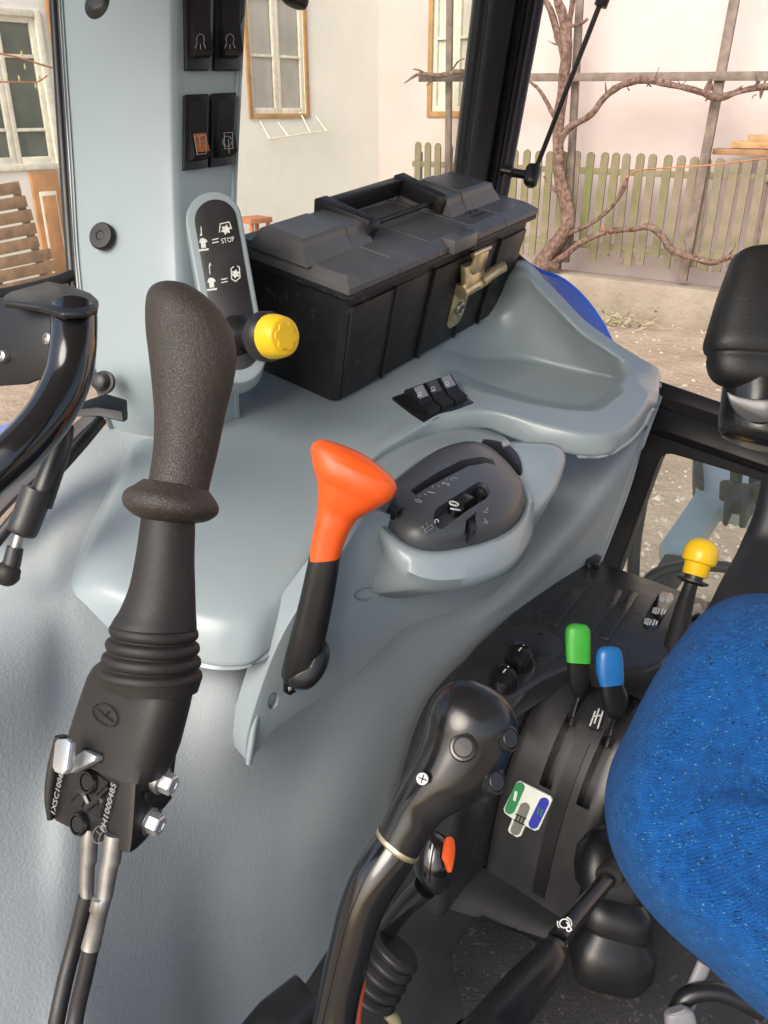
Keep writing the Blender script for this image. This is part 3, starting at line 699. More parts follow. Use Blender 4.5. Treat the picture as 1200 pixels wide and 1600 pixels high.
strokes('pto_symbol', ptd, [[(332, 375), (341, 373)], [(332, 380), (341, 378)], [(314, 355), (315, 368)], [(343, 363), (344, 350), (358, 347), (362, 358)],
                            [(350, 437), (355, 435)], [(346, 437), (355, 435)], [(346, 442), (355, 440)], [(327, 415), (328, 428)], [(361, 420), (362, 436), (368, 440), (375, 434), (374, 418), (371, 416)], [(361, 420), (365, 417)]], .0011, 'white_print', dk)
for (u, v, s_) in [(318, 381, 1), (331, 443, 1)]:
    pprism('pto_symbol', ptd, [(u - 8, v + 9), (u + 8, v + 7), (u + 8, v + 10), (u - 7, v + 12)], .0004, 'white_print', dk, front=.0004)
    pprism('pto_symbol', ptd, [(u - 3.5, v + 7), (u - 4, v - 1), (u - 7, v - 2), (u - 5, v - 8), (u + 0, v - 9), (u + 5, v - 6), (u + 6, v - 3), (u + 3, v - 2), (u + 4, v + 6)], .0004, 'white_print', dk, front=.0004)
    pprism('pto_symbol', ptd, [(u - 6, v - 12), (u - 4, v - 17), (u - 1.5, v - 13)] if s_ and v < 400 else [(u - 5, v - 27), (u - 3, v - 33), (u - .5, v - 28)], .0004, 'white_print', dk, front=.0004)
pprism('pto_symbol', ptd, gear(353, 359, 7.5), .0004, 'white_print', dk, front=.0005)
pprism('pto_symbol', ptd, gear(368, 428, 6.5), .0004, 'white_print', dk, front=.0005)
# PTO knob (pull switch)
k0 = WP(376, 526, pt); k1 = W(431, 526, .908); ax = (k1 - k0).normalized(); L = (k1 - k0).length
pk_ = thing('pull_switch', 'round yellow push-pull knob on the pillar beside the toolbox', 'switch', k0)
lathe('stem', k0, ax, [(.024, -.01), (.024, .004), (.019, .008), (.0165, .01), (.0165, L * .35), (.018, L * .38), (.018, L * .52), (.0165, L * .56), (.0165, L * .8)], 'black_plastic', pk_)
lathe('collar', k0, ax, [(.012, L * .55), (.026, L * .60), (.0275, L * .66), (.0275, L * .82), (.024, L * .9)], 'black_matte', pk_, 36)
cap_ = lathe('cap', k0, ax, [(.0242, L * .82), (.0245, L * .86), (.0242, L * 1.02), (.0215, L * 1.22), (.0195, L * 1.26), (.0185, L * 1.265), (.0001, L * 1.265)], 'yellow', pk_, 40)
e1 = (UP - ax * UP.dot(ax)).normalized(); e2 = ax.cross(e1); gp = []
for k in range(36):
    rr = .0152 if k % 6 < 4 else .0122; a = k * math.pi / 18
    gp.append(k0 + ax * (L * 1.265 + .0014) + e1 * (rr * math.cos(a)) + e2 * (rr * math.sin(a)))
prism('gear_mark', gp, ax, .003, 'yellow', cap_, .0005, 1)

# ---- side glass, seals
gp0 = WB(560, 200, 1.0)
gl_pl = plane3(W(370, 0, 1.22), W(740, 0, 1.52), W(720, 280, 1.50))
qw = thing('quarter_window', 'fixed rear side cab window with black dotted edge behind the toolbox', 'window', WP(560, 420, gl_pl))
pprism('pane', gl_pl, [(300, -140), (790, -140), (740, 330), (700, 420), (300, 420)], .004, 'cab_glass', qw)
vs, fs = [], []
for j in range(-10, 96):
    v = j * 3.0; ue = 744 - v * .137 - max(0, v - 225) * .25
    for i in range(9):
        r = .0013 * (1 - i / 9.5); u = ue - i * 2.8 - (j % 2) * 1.4; c_ = WP(u, v, gl_pl) + gl_pl[1] * .001; b = len(vs)
        x = FD; y = UP
        vs += [c_ + x * r, c_ + y * r, c_ - x * r, c_ - y * r]; fs.append((b, b + 1, b + 2, b + 3))
fd_ = mobj('dotted_edge', vs, fs, 'frit', qw, 0); fd_['kind'] = 'stuff'
# front side glass with seal
dg = plane3(W(-40, 0, .98), W(92, 0, 1.04), W(108, 440, 1.06))
dw_ = thing('side_door_window', 'dusty front side cab window with a black rubber seal', 'window', WP(60, 450, dg))
pprism('pane', dg, [(-200, -140), (95, -140), (120, 446), (-200, 500)], .004, 'cab_glass', dw_)
tube('seal', [WP(80, -120, dg), WP(86, 0, dg), WP(100, 230, dg), WP(113, 420, dg), WP(116, 448, dg)], .0075, 'black_plastic', dw_, 30, 10)
tube('seal', [WP(90, -120, dg, .012), WP(96, 0, dg, .012), WP(110, 230, dg, .012), WP(122, 420, dg, .012), WP(126, 470, dg, .012)], .006, 'black_gloss', dw_, 30, 10)
tube('seal', [WP(-60, 470, dg, .004), WP(30, 454, dg, .004), WP(85, 440, dg, .004), WP(118, 428, dg, .004)], .007, 'black_matte', dw_, 20, 10)
vs, fs = [], []
for j in range(44):
    u = 20 + j * 2.1
    for i in range(8):
        r = .0011 * (1 - i / 9); v = 446 - (u - 60) * .22 - i * 2.4 - (j % 2) * 1.2; c_ = WP(u, v, dg) + dg[1] * .001; b = len(vs)
        vs += [c_ + AD * r, c_ + UP * r, c_ - AD * r, c_ - UP * r]; fs.append((b, b + 1, b + 2, b + 3))
fd_ = mobj('dotted_edge', vs, fs, 'frit', dw_, 0); fd_['kind'] = 'stuff'
# small black fixture hanging above the side window
fx = W(458, -8, 1.15)
o = imgloft('mirror_foot', [(440, -420, 475, -420, 1.15), (440, -120, 475, -120, 1.15), (425, -30, 490, -30, 1.15), (436, -8, 484, -10, 1.15), (442, 2, 482, 4, 1.15), (450, 7, 478, 12, 1.15), (458, 10, 474, 13, 1.15)], 'black_plastic', None, 40, ratio=.7)
tag(o, 'small black fitting hanging into the top edge above the house window', 'fitting')

# ---- rear corner post
cp = thing('rear_corner_post', 'black steel rear corner post of the cab behind the toolbox', 'pillar', W(750, 300, 1.5))
rows = []
for (v, u0, u1) in [(-140, 752, 868), (0, 738, 846), (140, 722, 820), (280, 706, 794), (420, 690, 770)]:
    w = u1 - u0
    rows.append([W(u0, v, 1.56), W(u0 + 2, v, 1.49), W(u0 + w * .10, v, 1.475), W(u0 + w * .22, v, 1.47), W(u0 + w * .27, v, 1.452), W(u0 + w * .48, v, 1.445), W(u0 + w * .62, v, 1.445), W(u0 + w * .66, v, 1.462), W(u0 + w * .78, v, 1.466), W(u0 + w * .82, v, 1.448), W(u0 + w * .985, v, 1.45), W(u0 + w, v, 1.46), W(u0 + w + 1, v, 1.54)])
sheet('post_body', rows, 'pillar_black', cp, nu=80, nv=14, thick=.004, smooth=30)
tube('trim_edge', [W(866, -140, 1.44), W(843, 0, 1.44), W(817, 140, 1.44), W(791, 280, 1.44), W(770, 400, 1.44)], .009, 'pillar_trim', cp, 12, 10)
# gas strut of the opened rear window
gs = thing('rear_window_strut', 'thin black gas strut running up from the rear corner post', 'gas strut', W(790, 272, 1.43))
tube('rod', [W(948, -20, 1.25), W(838, 262, 1.42)], .0042, 'black_gloss', gs, 0, 14)
tube('sleeve', [W(956, -35, 1.24), W(938, 10, 1.255)], .010, 'black_plastic', gs, 0, 14)
imgloft('end_socket', [(832, 256, 846, 262, 1.42), (824, 258, 845, 270, 1.42), (819, 272, 842, 280, 1.42), (818, 283, 838, 290, 1.42), (822, 290, 834, 293, 1.42)], 'black_plastic', gs, 14, seg=16, ratio=1)
tube('ball_stud', [W(784, 266, 1.44), W(800, 269, 1.435), W(803, 270, 1.435), W(820, 273, 1.425), W(826, 274, 1.42)], [.010, .010, .0075, .0075, .007], 'black_plastic', gs, 0, 14)

# ---- rear sill and low rear window
sill = thing('rear_sill', 'black stepped sill under the open rear window', 'sill', WA(1100, 650, 1.38))
for k, (p0_, p1_, r) in enumerate([((1000, 604), (1270, 700), .020), ((1000, 628), (1270, 722), .017), ((1000, 650), (1270, 742), .015)]):
    a, b = WA(*p0_, 1.40 - k * .02), WA(*p1_, 1.40 - k * .02)
    bar('sill_step', a, b, .03 + .004 * k, .05, -RR + UP * .8, 'pillar_black' if k != 1 else 'black_gloss', sill, .006)
lw = thing('low_rear_window', 'low rear cab window with a rounded black rubber frame', 'window', WA(1090, 950, 1.36))
lpl = (T(1.36, .3, -.5), -RR)
o_o = [(1022, 676), (1010, 684), (1000, 700), (930, 905), (1100, 960), (1300, 1010), (1300, 750), (1200, 716), (1060, 679)]
o_i = [(1044, 709), (1034, 712), (1028, 722), (960, 910), (1100, 950), (1262, 990), (1262, 775), (1200, 755), (1060, 713)]
outer = [WP(u, v, lpl) for u, v in o_o]; inner = [WP(u, v, lpl) for u, v in o_i]
def ringframe(name, outer, inner, n, d, mat_, parent):
    N = len(outer); vs = [p for p in outer] + [p for p in inner] + [p - n * d for p in outer] + [p - n * d for p in inner]; fs = []
    for k in range(N):
        j = (k + 1) % N
        fs += [(k, j, N + j, N + k), (2 * N + k, 3 * N + k, 3 * N + j, 2 * N + j), (k, 2 * N + k, 2 * N + j, j), (N + k, N + j, 3 * N + j, 3 * N + k)]
    o = mobj(name, vs, fs, mat_, parent, 35)
    bm = bmesh.new(); bm.from_mesh(o.data); bmesh.ops.bevel(bm, geom=list(bm.edges), offset=.004, segments=2, affect='EDGES', clamp_overlap=True); bm.to_mesh(o.data); bm.free()
    o.data.polygons.foreach_set('use_smooth', [True] * len(o.data.polygons)); o.data.set_sharp_from_angle(angle=math.radians(40))
    return o
ringframe('frame', outer, inner, -RR, .03, 'black_matte', lw)
prism('pane', [p + RR * .012 for p in inner], -RR, .004, 'rear_glass', lw)
# cab wall beside the low window
o = prism('rear_cab_wall', [WA(1012, 640, 1.375), WA(1040, 648, 1.375), WA(1006, 690, 1.375), WA(930, 905, 1.375), WA(880, 900, 1.375), WA(960, 660, 1.375)], -RR, .02, 'black_matte', None, .003)
tag(o, 'narrow black wall strip between the grey console end and the low rear window', 'panel')

# ---- floor
fm = []
flo = prism('cab_floor', [T(-.6, -1.0, -1.0), T(1.5, -1.0, -1.0), T(1.5, 1.0, -1.0), T(-.6, 1.0, -1.0)], UP, .04, 'floor_plastic', None)
flo['kind'] = 'structure'; flo['label'] = 'dark grey moulded cab floor'; flo['category'] = 'floor'
fz = CAM.z - .996
fp = (V((0, 0, fz)), UP)
fmat = pprism('floor_mat', fp, [(706, 1500), (712, 1480), (738, 1440), (752, 1432), (900, 1500), (1040, 1420), (1300, 1500), (1250, 1750), (740, 1750), (728, 1600)], .004, 'mat_rubber', None, front=.003, bevel=.002)
tag(fmat, 'grained black rubber floor mat beneath the parking brake lever', 'mat')
# moulded hump rising from the floor to the lever console
rows = [[W(560, 1390, 1.22), W(640, 1370, 1.22), W(742, 1352, 1.215), W(860, 1420, 1.15), W(905, 1440, 1.13)],
        [W(560, 1440, 1.18), W(640, 1430, 1.17), W(722, 1390, 1.175), W(860, 1448, 1.125), W(905, 1470, 1.105)],
        [W(560, 1500, 1.12), W(640, 1490, 1.12), W(712, 1440, 1.145), W(850, 1478, 1.112), W(900, 1500, 1.095)],
        [W(560, 1620, 1.02), W(650, 1610, 1.02), W(705, 1500, 1.105), W(840, 1500, 1.105), W(890, 1520, 1.09)]]
hm = sheet('tunnel_cover', rows, 'floor_plastic', None, 40, 40, .006)
tag(hm, 'dark grey moulded floor cover in front of the lever console', 'cover')

# ================================================================= GREY SIDE CONSOLE
con = thing('side_console', 'blue-grey moulded side console with storage bin and control pod', 'console', T(.7, .6, -.95))
net = [
 [(-60, 880, SP, -.045), (-60, 950, SP, -.05), (-60, 1080, .635), (-60, 1280, .60), (-60, 1450, .565), (-60, 1660, .515)],
 [(50, 790, SP, -.03), (50, 890, SP, -.034), (48, 1050, .645), (50, 1280, .590), (50, 1450, .548), (50, 1660, .495)],
 [(120, 700, SP, -.022), (100, 880, SP, -.022), (100, 1030, .66), (105, 1260, .582), (105, 1450, .54), (110, 1660, .482)],
 [(210, 655, SP, -.02), (165, 880, SP, -.03), (155, 1024, .655), (150, 1260, .58), (160, 1450, .54), (170, 1660, .478)],
 [(330, 700, .80), (300, 920, .70), (280, 1066, .612), (260, 1260, .582), (260, 1450, .543), (270, 1660, .482)],
 [(450, 760, .76), (410, 950, .665), (386, 1082, .572), (352, 1260, .576), (330, 1450, .548), (340, 1660, .492)],
 [(560, 720, .76), (530, 930, .66), (500, 1090, .585), (450, 1260, .568), (415, 1450, .54), (420, 1660, .495)],
 [(660, 650, .76), (640, 920, .625), (600, 1060, .577), (545, 1240, .557), (490, 1430, .54), (470, 1660, .50)],
 [(790, 630, .74), (760, 900, .59), (710, 1020, .567), (660, 1160, .565), (610, 1320, .56), (560, 1550, .53)],
 [(900, 660, .64), (860, 845, .542), (830, 930, .548), (790, 1010, .562), (740, 1110, .57), (690, 1280, .57)],
 [(1022, 630, .515), (990, 712, .51), (965, 785, .52), (940, 850, .53), (920, 905, .54), (895, 970, .55)]]
sheet('lower_panel', [[(SP(p[0], p[1], p[3]) if len(p) == 4 else WB(*p)) for p in r] for r in net], 'grey_grain', con, nu=70, nv=110, thick=.006, smooth=80)
# end wall of the console towards the rear window
sheet('end_panel', [[WB(1022, 630, .515), WB(990, 712, .51), WB(965, 785, .52), WB(940, 850, .53), WB(920, 905, .54)],
                    [T(1.345, .53, -.43), T(1.30, .53, -.50), T(1.27, .53, -.58), T(1.25, .54, -.66), T(1.235, .55, -.73)],
                    [T(1.345, .70, -.43), T(1.30, .70, -.50), T(1.27, .70, -.58), T(1.25, .70, -.66), T(1.235, .7, -.73)]], 'grey_grain', con, 20, 14, .005)
# upper shell: one smooth moulding with the storage bin sunk into its rear half
TL = [0, .35, .6, .8, .93]; TB = [0, .12, .38, .58, .68, .82, .93]
shell = [
 (TL, [(200, 690, -.035), (146, 800, -.032), (118, 860, -.034), (104, 905, -.038), (100, 940, -.05)]),
 (TL, [(208, 690, -.018), (156, 798, -.014), (127, 862, -.015), (113, 912, -.022), (109, 950, -.040)]),
 (TL, [(228, 686, -.005), (178, 792, -.001), (148, 862, -.002), (136, 915, -.014), (130, 968, -.044)]),
 (TL, [(275, 675, 0), (245, 780, .003), (215, 870, .002), (200, 935, -.012), (192, 990, -.046)]),
 (TL, [(345, 592, 0), (330, 760, .004), (305, 860, .002), (290, 955, -.012), (284, 1024, -.048)]),
 (TL, [(425, 572, 0), (410, 740, .003), (385, 845, .002), (364, 960, -.011), (356, 1038, -.048)]),
 (TL, [(475, 566, 0), (460, 720, .002), (440, 815, .002), (418, 945, -.010), (412, 1022, -.046)]),
 (TL, [(520, 562, 0), (508, 690, 0), (492, 775, .001), (478, 880, -.003), (464, 946, -.032)]),
 (TL, [(570, 560, 0), (562, 660, 0), (552, 705, 0), (540, 776, 0), (522, 838, -.03)]),
 (TL, [(620, 570, 0), (614, 635, 0), (608, 668, 0), (592, 708, .003), (578, 756, -.028)]),
 (TB, [(670, 515, 0), (668, 530, 0), (664, 555, 0), (668, 600, 0), (668, 630, 0), (655, 668, .004), (642, 704, -.024)]),
 (TB, [(705, 500, .005), (705, 515, .004), (702, 548, -.006), (703, 578, -.010), (705, 598, 0), (700, 648, .004), (694, 680, -.022)]),
 (TB, [(760, 440, .035), (762, 460, .03), (748, 560, -.040), (752, 597, -.036), (757, 613, 0), (764, 643, .003), (764, 668, -.022)]),
 (TB, [(815, 406, .09), (812, 426, .085), (813, 560, -.055), (832, 623, -.052), (840, 633, 0), (838, 660, .003), (836, 692, -.022)]),
 (TB, [(856, 441, .075), (845, 455, .07), (885, 575, -.056), (895, 633, -.052), (903, 642, 0), (902, 676, .003), (900, 708, -.024)]),
 (TB, [(909, 496, .045), (902, 514, .036), (925, 582, -.052), (922, 631, -.048), (935, 641, 0), (948, 678, .002), (948, 708, -.024)]),
 (TB, [(950, 527, .024), (942, 542, .016), (948, 587, -.050), (942, 616, -.046), (958, 627, 0), (974, 666, .001), (973, 694, -.024)]),
 (TB, [(968, 539, .016), (960, 554, .010), (962, 590, -.042), (956, 603, -.040), (970, 618, 0), (988, 655, .001), (987, 684, -.024)]),
 (TB, [(984, 549, .010), (976, 561, .006), (972, 588, -.010), (968, 600, -.008), (979, 611, 0), (1000, 642, .001), (998, 672, -.024)]),
 (TB, [(998, 558, .006), (990, 567, .004), (984, 585, .001), (981, 597, .001), (988, 607, 0), (1008, 630, 0), (1007, 660, -.024)]),
 (TB, [(1018, 569, .002), (1008, 575, .002), (1003, 583, 0), (1000, 592, 0), (1003, 600, 0), (1017, 613, -.002), (1017, 640, -.024)]),
 (TB, [(1030, 578, -.012), (1029, 583, -.012), (1028, 588, -.012), (1027, 594, -.012), (1027, 601, -.012), (1028, 612, -.014), (1026, 634, -.03)]),
 (TB, [(1033, 590, -.03), (1032, 593, -.03), (1031, 596, -.03), (1030, 600, -.03), (1030, 606, -.03), (1030, 616, -.032), (1027, 638, -.038)])]
def col_sample(ts, pts, n):
    ten = .85 if len(ts) == 5 else .9
    P3 = [SP(*p) for p in pts]
    if len(ts) == 7:                                  # tight corners round the tray floor
        ins = {1: (.2, .88), 2: (.07, .93), 3: (.12, .85), 4: (.15, .85)}; nt_, np_ = [], []
        for i in range(7):
            nt_.append(ts[i]); np_.append(P3[i])
            for f in ins.get(i, ()):
                nt_.append(ts[i] + (ts[i + 1] - ts[i]) * f); np_.append(P3[i].lerp(P3[i + 1], f))
        ts, P3 = nt_, np_
    g_ = P3[-1] + Q * .010 - UP * .004
    P3.append(g_); ts = ts + [1.0]; out = []
    for k in range(n):
        t = k / (n - 1); i = max(j for j in range(len(ts) - 1) if ts[j] <= t + 1e-9)
        x = (t - ts[i]) / (ts[i + 1] - ts[i])
        def tan(j):
            a, b = max(0, j - 1), min(len(ts) - 1, j + 1); return (P3[b] - P3[a]) / (ts[b] - ts[a])
        h = ts[i + 1] - ts[i]; m0, m1 = tan(i) * h, tan(i + 1) * h; p, q = P3[i], P3[i + 1]
        # limit overshoot
        x2, x3 = x * x, x * x * x
        out.append(p * (2 * x3 - 3 * x2 + 1) + m0 * (x3 - 2 * x2 + x) * ten + q * (-2 * x3 + 3 * x2) + m1 * (x3 - x2) * ten)
    return out
cols = [col_sample(ts, pts, 76) for ts, pts in shell]
nv_ = 150
grid = [spl([c_[k] for c_ in cols], nv_) for k in range(76)]
sheet('upper_shell', grid, 'grey_smooth', con, nu=nv_, nv=76, thick=.004, smooth=80, away=None)
# ear panel under the pod
ear = plane3(WB(390, 1180, .545), WB(820, 855, .465), WB(500, 880, .515))
eo = [(386, 1190), (384, 1160), (398, 1105), (428, 1020), (466, 950), (535, 860), (590, 800), (700, 830), (830, 800), (828, 838), (812, 880), (770, 930), (700, 958), (640, 978), (600, 1010), (550, 1060), (480, 1105), (430, 1140), (400, 1178)]
earo = pprism('ear_panel', ear, eo, .03, 'grey_smooth', con, bevel=.007, seg=3, sm=60)
cut(earo, [pprism('c', ear, circ(572, 929, 19, 11, rot=-8), .009, 'black_matte', None, front=.02), pprism('c', ear, circ(427, 1095, 8, 14, rot=15), .009, 'black_matte', None, front=.02)])
pprism('screw_cover', (ear[0] - ear[1] * .0075, ear[1]), circ(572, 929, 18, 10.4, rot=-8), .002, 'grey_grain', earo)
pprism('screw_cover', (ear[0] - ear[1] * .0075, ear[1]), circ(427, 1095, 7.4, 13, rot=15), .002, 'grey_grain', earo)
# pale rim strip beside the lever slot
imgloft('slot_lip', [(470, 940, 478, 945, .86), (448, 990, 457, 994, .855), (424, 1042, 433, 1046, .86), (398, 1110, 408, 1114, .865), (386, 1168, 398, 1172, .868), (384, 1190, 394, 1194, .87)], 'grey_smooth', earo, 30, ratio=1.6)
# pod cradle and pod
pod_pl = plane3(W(583, 792, .895), W(817, 786, .985), W(690, 862, .865))
PO = [(583, 790), (600, 772), (633, 745), (665, 722), (695, 708), (729, 702), (760, 710), (790, 735), (812, 765), (818, 790), (806, 818), (778, 838), (735, 852), (690, 860), (655, 857), (628, 844), (602, 818)]
def grow(o, k, du=0, dv=0):
    cx = sum(p[0] for p in o) / len(o); cy = sum(p[1] for p in o) / len(o)
    out = []
    for u, v in o:
        L_ = math.hypot(u - cx, v - cy); out.append((u + (u - cx) / L_ * k + du, v + (v - cy) / L_ * k + dv))
    return out
n_ = 64
def rg(o, h): return spl([WP(u, v, pod_pl, h) for u, v in o], n_, True)
skirt = [(566, 796), (566, 752), (604, 716), (645, 690), (690, 674), (735, 668), (785, 680), (812, 715), (828, 758), (833, 795), (830, 846), (802, 890), (745, 915), (690, 922), (645, 910), (612, 882), (586, 840)]
loft('pod_cradle', [rg(grow(PO, -6), -.012), rg(grow(PO, 2), .0005), rg(grow(PO, 8), .003), rg(grow(PO, 15, 0, 3), -.001), rg([((a + c_ * 2) / 3, (b + d * 2) / 3) for (a, b), (c_, d) in zip(grow(PO, 16), skirt)], -.012), rg(skirt, -.03), [p - pod_pl[1] * .035 + Q * .05 for p in rg(skirt, -.03)]], 'grey_smooth', con, smooth=60)
flap_pl = plane3(W(746, 700, 1.06), W(880, 700, 1.10), W(830, 810, 1.0))
FO = [(735, 700), (770, 694), (820, 692), (868, 696), (884, 712), (882, 735), (868, 768), (845, 798), (815, 820), (785, 800), (755, 750)]
dome('pod_tail', flap_pl, FO, [(1, -.05), (1, -.008), (.97, .002), (.9, .008), (.7, .013), (.4, .016), (.05, .017)], 'grey_smooth', con)
pod = thing('control_pod', 'dark grey oval control pod with slots and thumb wheel', 'control pod', WP(700, 785, pod_pl))
pb = dome('pod_body', pod_pl, PO, [(.99, -.01), (1, 0), (.99, .007), (.945, .0155), (.86, .022), (.71, .0262), (.5, .0285), (.25, .0292), (.03, .0293)], 'grey_pod', pod, n=64)
top_pl = (pod_pl[0] + pod_pl[1] * .026, pod_pl[1])
def pcut(uv, deep=.02, sm=0): return pprism('c', top_pl, uv, deep, 'black_deep', None, front=.03, sm=sm)
slot = [(641, 767), (649, 774), (690, 753), (730, 732), (758, 726), (774, 728), (770, 719), (752, 716), (720, 722), (682, 741)]
wheel = stad((692, 806), 14, (750, 770), 14)
cut(pb, [pcut(slot, .014), pcut(wheel, .016), pcut([(603, 793), (622, 806), (635, 790), (616, 775)], .012), pcut([(729, 810), (744, 800), (748, 824), (733, 842)], .014)])
pb.data.materials.append(M['black_deep'])
for p_ in pb.data.polygons:
    pass
# wheel, buttons and marks
wpl = (pod_pl[0] + pod_pl[1] * .0152, pod_pl[1])
wa, wb = WP(684, 811, wpl), WP(758, 765, wpl)
wax = pod_pl[1].cross((wb - wa).normalized())
wc = (wa + wb) / 2 - pod_pl[1] * .012
whl = loft('thumb_wheel', [[wc + wax * x + ((wb - wa).normalized() * math.cos(t) + pod_pl[1] * math.sin(t) * .9) * (.0255 - (.002 if abs(x) > .0065 else 0)) for t in [2 * math.pi * k / 40 for k in range(40)]] for x in (-.0075, -.006, .006, .0075)], 'black_plastic', pod)
for (u, v) in [(712, 796), (752, 772)]:
    lathe('wheel_groove', WP(u, v, (pod_pl[0] + pod_pl[1] * .017, pod_pl[1])) , pod_pl[1], [(.0085, -.004), (.0085, .004), (.0065, .0058), (.003, .0045), (.0001, .004)], 'black_gloss', whl, 20)
t_pl = (pod_pl[0] + pod_pl[1] * .0275, pod_pl[1])
text('wheel_number', '10', (pod_pl[0] + pod_pl[1] * .0275, pod_pl[1]), (719, 799), (716, 785), 'white_print', whl, h=.8)
pprism('toggle', (pod_pl[0] + pod_pl[1] * .02, pod_pl[1]), [(606, 792), (621, 802), (632, 790), (617, 778)], .012, 'black_plastic', pod, front=.002, bevel=.001)
pprism('toggle', (pod_pl[0] + pod_pl[1] * .02, pod_pl[1]), [(731, 812), (742, 804), (746, 822), (734, 838)], .012, 'black_plastic', pod, front=.001, bevel=.001)
def surf(u, v):
    """height of the pod crown below a mark"""
    cx, cy = 706, 783; q_ = math.hypot((u - cx) / 112, (v - cy) / 76); return .0292 * math.sqrt(max(0, 1 - q_ ** 2.6)) + .0012
def ppl(u, v): return (pod_pl[0] + pod_pl[1] * surf(u, v), pod_pl[1])
for k, (u, v) in enumerate([(655, 783), (675, 768), (697, 756), (713, 748), (733, 741), (752, 738)]):
    text('scale_number', str(k), ppl(u, v), (u + 5, v + 4), (u + 4, v - 4), 'grey_print' if k < 4 else 'faint_print', pod, size=.0125)
    strokes('scale_mark', ppl(u, v), [[(u, v - 9), (u + 1, v - 5)]], .0006, 'grey_print', pod)
for (u, v) in [(665, 775), (686, 762), (705, 752), (722, 745)]:
    strokes('scale_mark', ppl(u, v), [[(u - 2, v - 3), (u + 1, v - 1)]], .0006, 'grey_print', pod)
def icon(u, v, lines): strokes('pod_icon', ppl(u, v), [[(u + a, v + b) for a, b in l] for l in lines], .0006, 'grey_print', pod)
icon(634, 755, [[(-8, 3), (-4, -1), (-5, 3)], [(-4, -1), (0, -6), (6, -4), (2, 3), (-2, 2)], [(0, -6), (5, -11)]])
icon(666, 826, [[(-10, 0), (-6, -4), (-3, 2)], [(-3, 3), (8, -6), (10, -1), (-1, 7), (-3, 3)], [(0, -8), (2, -5)]])
icon(776, 768, [[(-5, -6), (4, -5)], [(-4, 0), (6, -1), (5, 5), (-3, 6), (-4, 0)], [(1, -9), (2, 0)], [(-6, 2), (-8, 5)]])
icon(758, 797, [[(-3, 4), (4, -3), (4, 4), (-3, 4)]]); icon(759, 815, [[(-4, 2), (4, 0)], [(-2, -4), (2, 4)]])
strokes('scale_mark', ppl(683, 814), [circ(682, 815, 3, 3, a0=120, a1=380)], .0007, 'white_print', pod)
cl_ = pprism('pod_latch', flap_pl, [(746, 704), (765, 704), (786, 711), (800, 724), (807, 742), (806, 758), (790, 742), (774, 724)], .02, 'black_plastic', con, front=.020, bevel=.003, sm=24)
lathe('latch_screw', WP(781, 711, flap_pl) + flap_pl[1] * .02, flap_pl[1], [(.005, 0), (.005, .003), (.003, .004), (.0001, .004)], 'zinc', cl_, 14)
# three rockers let into the shelf
sq = [(612, 624), (690, 597), (740, 632), (664, 666)]
sb = pprism('switch_panel', SHELF, sq, .01, 'black_plastic', con, front=.004, bevel=.0015)
def sbil(s, t, h):
    u, v = bil(sq, s, t); return SP(u, v) + SN * h
for k in range(3):
    s0, s1 = .16 + k * .275, .40 + k * .275
    hs = [.004, .016, .026, .012, .011, .003]; tt = [.10, .12, .30, .62, .84, .86]
    vs = [sbil(s, t, h) for t, h in zip(tt, hs) for s in (s0, s1)]
    fs = [(0, 1, 3, 2), (2, 3, 5, 4), (4, 5, 7, 6), (6, 7, 9, 8), (8, 9, 11, 10), (0, 2, 4, 6, 8, 10), (1, 3, 5, 7, 9, 11), (0, 1, 11, 10)]
    rk = mobj('rocker_switch', vs, fs, 'black_plastic', sb, 20)
    mobj('switch_window', [sbil(s0 + .03, .31, .0262), sbil(s1 - .03, .31, .0262), sbil(s1 - .03, .52, .0170), sbil(s0 + .03, .52, .0170)], [(0, 1, 2, 3)], 'smoke_lens'if k != 1 else 'grey_pod', rk, 0)
    c_ = bil(sq, (s0 + s1) / 2, .40)
    rpl = (sbil((s0 + s1) / 2, .36, .0265), SN)
    strokes('switch_icon', rpl, [circ(c_[0] + 1, c_[1] - 17, 3, 2.4, n=8, a0=0, a1=330), [(c_[0] - 2, c_[1] - 12), (c_[0] + 5, c_[1] - 14)]], .0006, 'white_print', rk)
# weather strip and blue fender outside the bin
o = sheet('rear_fender', [[W(800, 398, 1.62), W(838, 424, 1.62), W(882, 441, 1.60), W(922, 480, 1.57), W(957, 541, 1.53), (W(975, 600, 1.5))],
                          [W(800, 405, 1.66), W(836, 434, 1.66), W(868, 462, 1.64), W(902, 505, 1.61), W(930, 545, 1.57), W(945, 600, 1.53)],
                          [W(790, 430, 1.72), W(820, 460, 1.72), W(850, 490, 1.70), W(880, 530, 1.66), W(905, 570, 1.62), W(925, 620, 1.58)]], 'blue_paint', None, 40, 16, .008)
tag(o, 'glossy blue rear fender outside the storage bin', 'fender')
o = tube('weather_strip', [W(802, 400, 1.56), W(838, 432, 1.55), W(880, 478, 1.53), W(930, 530, 1.50), W(965, 570, 1.48)], .010, 'black_matte', None, 24, 10)
tag(o, 'dark rubber weather strip between the storage bin and the blue fender', 'seal')
